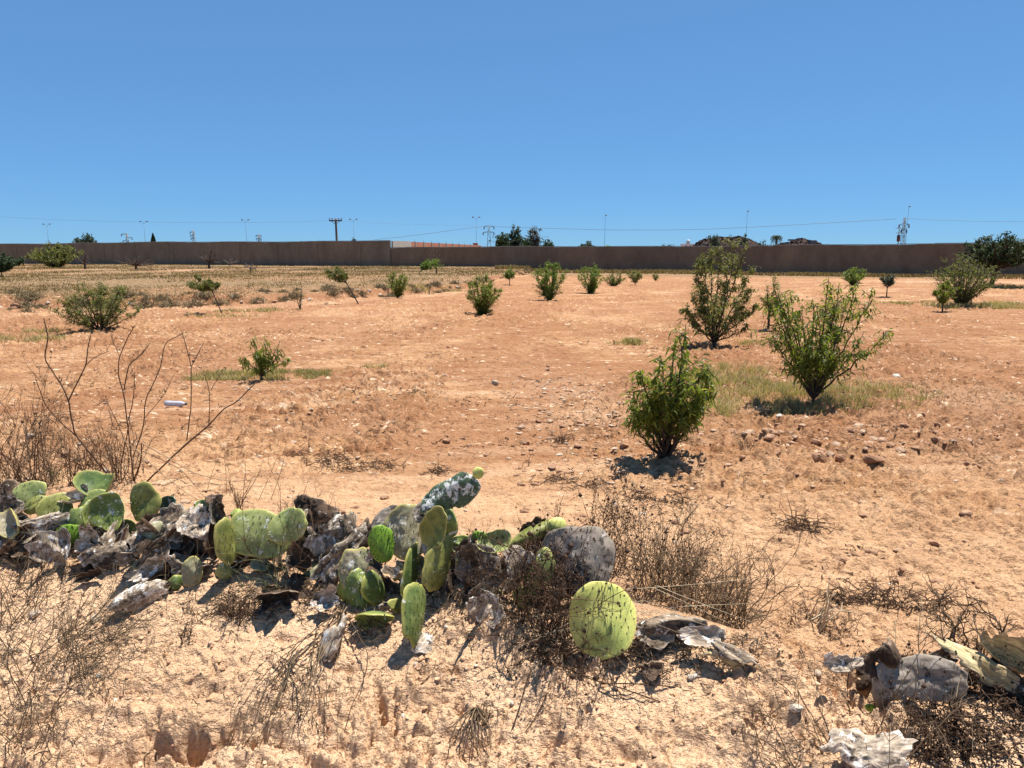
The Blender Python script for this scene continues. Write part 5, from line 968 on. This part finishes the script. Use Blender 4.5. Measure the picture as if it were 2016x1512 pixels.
plant('prickly_pear', 'central many-armed prickly pear with raised dark pad and yellow bud on top', (800, 1190), fill=(22, 700, 900, 1080, 1190), pads=[
    (906, 968, 60, 82, 26, -10, 5, 'dark', {'dy': .04}), (868, 982, 56, 116, 58, -8, 10, 'dark', {'dy': .05}), (840, 1006, 40, 70, 60, 0, 10, 'grey', {'dy': .08}), (941, 933, 22, 26, 15, 0, 0, 'yellow', {'th': .012, 'dy': .04}), (893, 1034, 44, 66, -8, 50, 0, 'crust', {'dy': .05}),
    (856, 1044, 56, 96, 6, -14, 4, 'olive'), (800, 1052, 104, 118, 12, 5, 14, 'dying', {'dy': .09}), (765, 1030, 80, 60, 60, 0, 30, 'grey', {'dy': .14}), (752, 1075, 50, 82, -4, 12, 8, 'young', {'th': .014, 'dy': -.02}), (793, 1126, 56, 48, 70, 10, 20, 'deadwood', {'dy': .03}),
    (702, 1128, 72, 104, -6, 10, 12, 'dying', {'dy': .05}), (708, 1164, 84, 86, -18, 10, 10, 'crust'), (742, 1160, 60, 92, -38, 66, 0, 'green', {'dy': -.02}), (735, 1212, 50, 84, 82, 5, -30, 'green', {'dy': .0}), (663, 1256, 32, 100, 38, 30, 20, 'deadwhite', {'th': .016}),
    (812, 1128, 60, 124, 30, 66, 0, 'green', {'dy': .0}), (868, 1112, 70, 124, 38, 50, 0, 'olive', {'dy': -.03, 'bend': .3}), (836, 1170, 60, 80, 30, 40, 0, 'grey', {'dy': .05}), (822, 1212, 74, 132, 24, 62, 5, 'green', {'dy': -.02, 'bend': .3}), (822, 1264, 76, 44, 20, 0, 35, 'deadwhite'), (905, 1130, 60, 110, 12, 20, 0, 'deaddark', {'dy': .05}), (853, 1083, 26, 30, 50, 20, 0, 'yellow'), (775, 1180, 90, 80, 0, 0, 0, 'deaddark', {'dy': .1}), (790, 1195, 30, 60, -60, 30, 0, 'olive', {'dy': .04})])
plant('prickly_pear', 'prickly pear with a dark round crusted pad and long pale pads stretched to the right', (960, 1160), fill=(14, 900, 1060, 1080, 1180), pads=[
    (942, 1122, 90, 100, -8, -6, 12, 'grey'), (902, 1072, 54, 30, 70, 0, 30, 'crust', {'dy': .08}), (926, 1068, 30, 22, 40, 0, 30, 'dead', {'dy': .05}), (944, 1057, 30, 22, 10, 0, 10, 'young', {'dy': .06}), (970, 1072, 76, 44, 82, 0, 40, 'pale', {'dy': .06}),
    (1048, 1052, 34, 136, 66, 10, 30, 'olive', {'dy': .04, 'bend': 1.0, 'th': .014}), (1094, 1034, 42, 30, 80, 0, 20, 'yellow', {'dy': .08}), (1053, 1046, 70, 50, 60, 0, 20, 'deaddark', {'dy': .10}), (1030, 1088, 90, 70, 60, 10, 10, 'deaddark', {'dy': .08}), (948, 1166, 36, 120, 58, 20, 20, 'dead'), (900, 1110, 30, 60, 10, 40, 0, 'green', {'dy': .05}), (985, 1130, 50, 60, 40, 0, 30, 'dead', {'dy': .05})])
plant('prickly_pear', 'prickly pear with a half pink dead, half green pad left of the large grey pad', (1040, 1200), fill=(7, 990, 1090, 1150, 1220), pads=[
    (1022, 1130, 54, 96, 20, 20, 5, 'deadwhite', {'bend': .4}), (1060, 1126, 56, 90, 6, -30, 5, 'pale', {'dy': .0}), (1046, 1140, 30, 100, 6, -20, 0, 'yellow', {'dy': .02}), (1034, 1180, 56, 46, 30, 0, 10, 'yellow', {'dy': -.02}), (961, 1207, 76, 60, 30, 0, 30, 'deadwhite', {'th': .02}), (990, 1185, 50, 60, 30, 10, 20, 'deadwhite', {'dy': .04})])
plant('prickly_pear', 'very large round grey dried pad standing behind the yellow-green pad', (1140, 1190), [
    (1138, 1112, 150, 166, -6, -14, 10, 'grey', {'bend': 1.2, 'twist': .3, 'th': .009}), (1090, 1120, 60, 90, 10, 20, 10, 'grey', {'dy': .05}), (1110, 1060, 80, 50, 60, 0, 30, 'deaddark', {'dy': .08})])
plant('prickly_pear', 'large upright yellow-green prickly pear pad with dark spots, right of centre', (1186, 1300), [
    (1186, 1227, 132, 162, 3, 0, 24, 'yellow', {'th': .013, 'bend': .05})])
plant('prickly_pear', 'flattened grey weathered dead pads right of the yellow-green pad', (1330, 1260), [
    (1318, 1222, 136, 66, 88, -8, 50, 'dead', {'bend': .7}), (1370, 1256, 90, 40, 88, -10, 45, 'deadwhite'), (1290, 1250, 80, 50, 80, 0, 45, 'dead'), (1442, 1286, 34, 110, -62, 0, 50, 'dead', {'bend': .8}), (1428, 1296, 20, 90, -64, 0, 40, 'deadwood'), (1275, 1312, 44, 30, 80, 0, 20, 'deaddark', {'th': .025}), (1400, 1240, 60, 30, 90, -10, 50, 'dead')])
plant('prickly_pear', 'fallen grey prickly pear pad with a dark hollow, lower right of the photo', (1790, 1380), fill=(5, 1700, 1800, 1330, 1380), pads=[
    (1652, 1314, 84, 34, 88, -6, 50, 'deadwhite', {'th': .016}), (1700, 1318, 50, 44, 40, 0, 10, 'deaddark', {'dy': .06}), (1722, 1306, 56, 78, 30, 60, 0, 'deaddark', {'bend': .8}), (1757, 1290, 48, 56, 0, 10, 20, 'deaddark', {'th': .025}), (1815, 1334, 160, 84, 78, -18, 25, 'grey', {'bend': .2, 'twist': .15}), (1752, 1358, 66, 110, 0, -10, 5, 'grey', {'dy': .01}),
    (1700, 1350, 90, 60, 60, 0, 0, 'deaddark', {'dy': .08}), (1820, 1302, 90, 24, 80, 0, 60, 'deadwhite', {'dy': .1}), (1713, 1394, 18, 16, 10, 0, 10, 'young')])
plant('prickly_pear', 'yellowish woody dead prickly pear stem at the right edge', (1930, 1370), [
    (1926, 1308, 44, 160, -58, 0, 40, 'deadwood', {'bend': .5, 'dy': .03}), (1975, 1300, 60, 130, -55, 0, 40, 'deadwood', {'dy': .08}), (1990, 1340, 60, 120, -55, 0, 30, 'dead', {'dy': .05}), (1868, 1292, 46, 34, 60, 0, 40, 'dead', {'dy': .1}), (1900, 1345, 90, 50, 60, 0, 0, 'deaddark', {'dy': .12}), (1960, 1370, 90, 50, 80, 0, 20, 'deaddark', {'dy': .06})])
plant('prickly_pear', 'white crusted fallen pad at the bottom edge, lower right', (1700, 1500), [
    (1700, 1478, 170, 90, 84, -5, 60, 'deadwhite', {'bend': .3, 'th': .014}), (1785, 1486, 110, 80, 70, 0, 55, 'dead', {'dy': .03})])
for o in sc.objects:
    if '_o' in o: del o['_o']
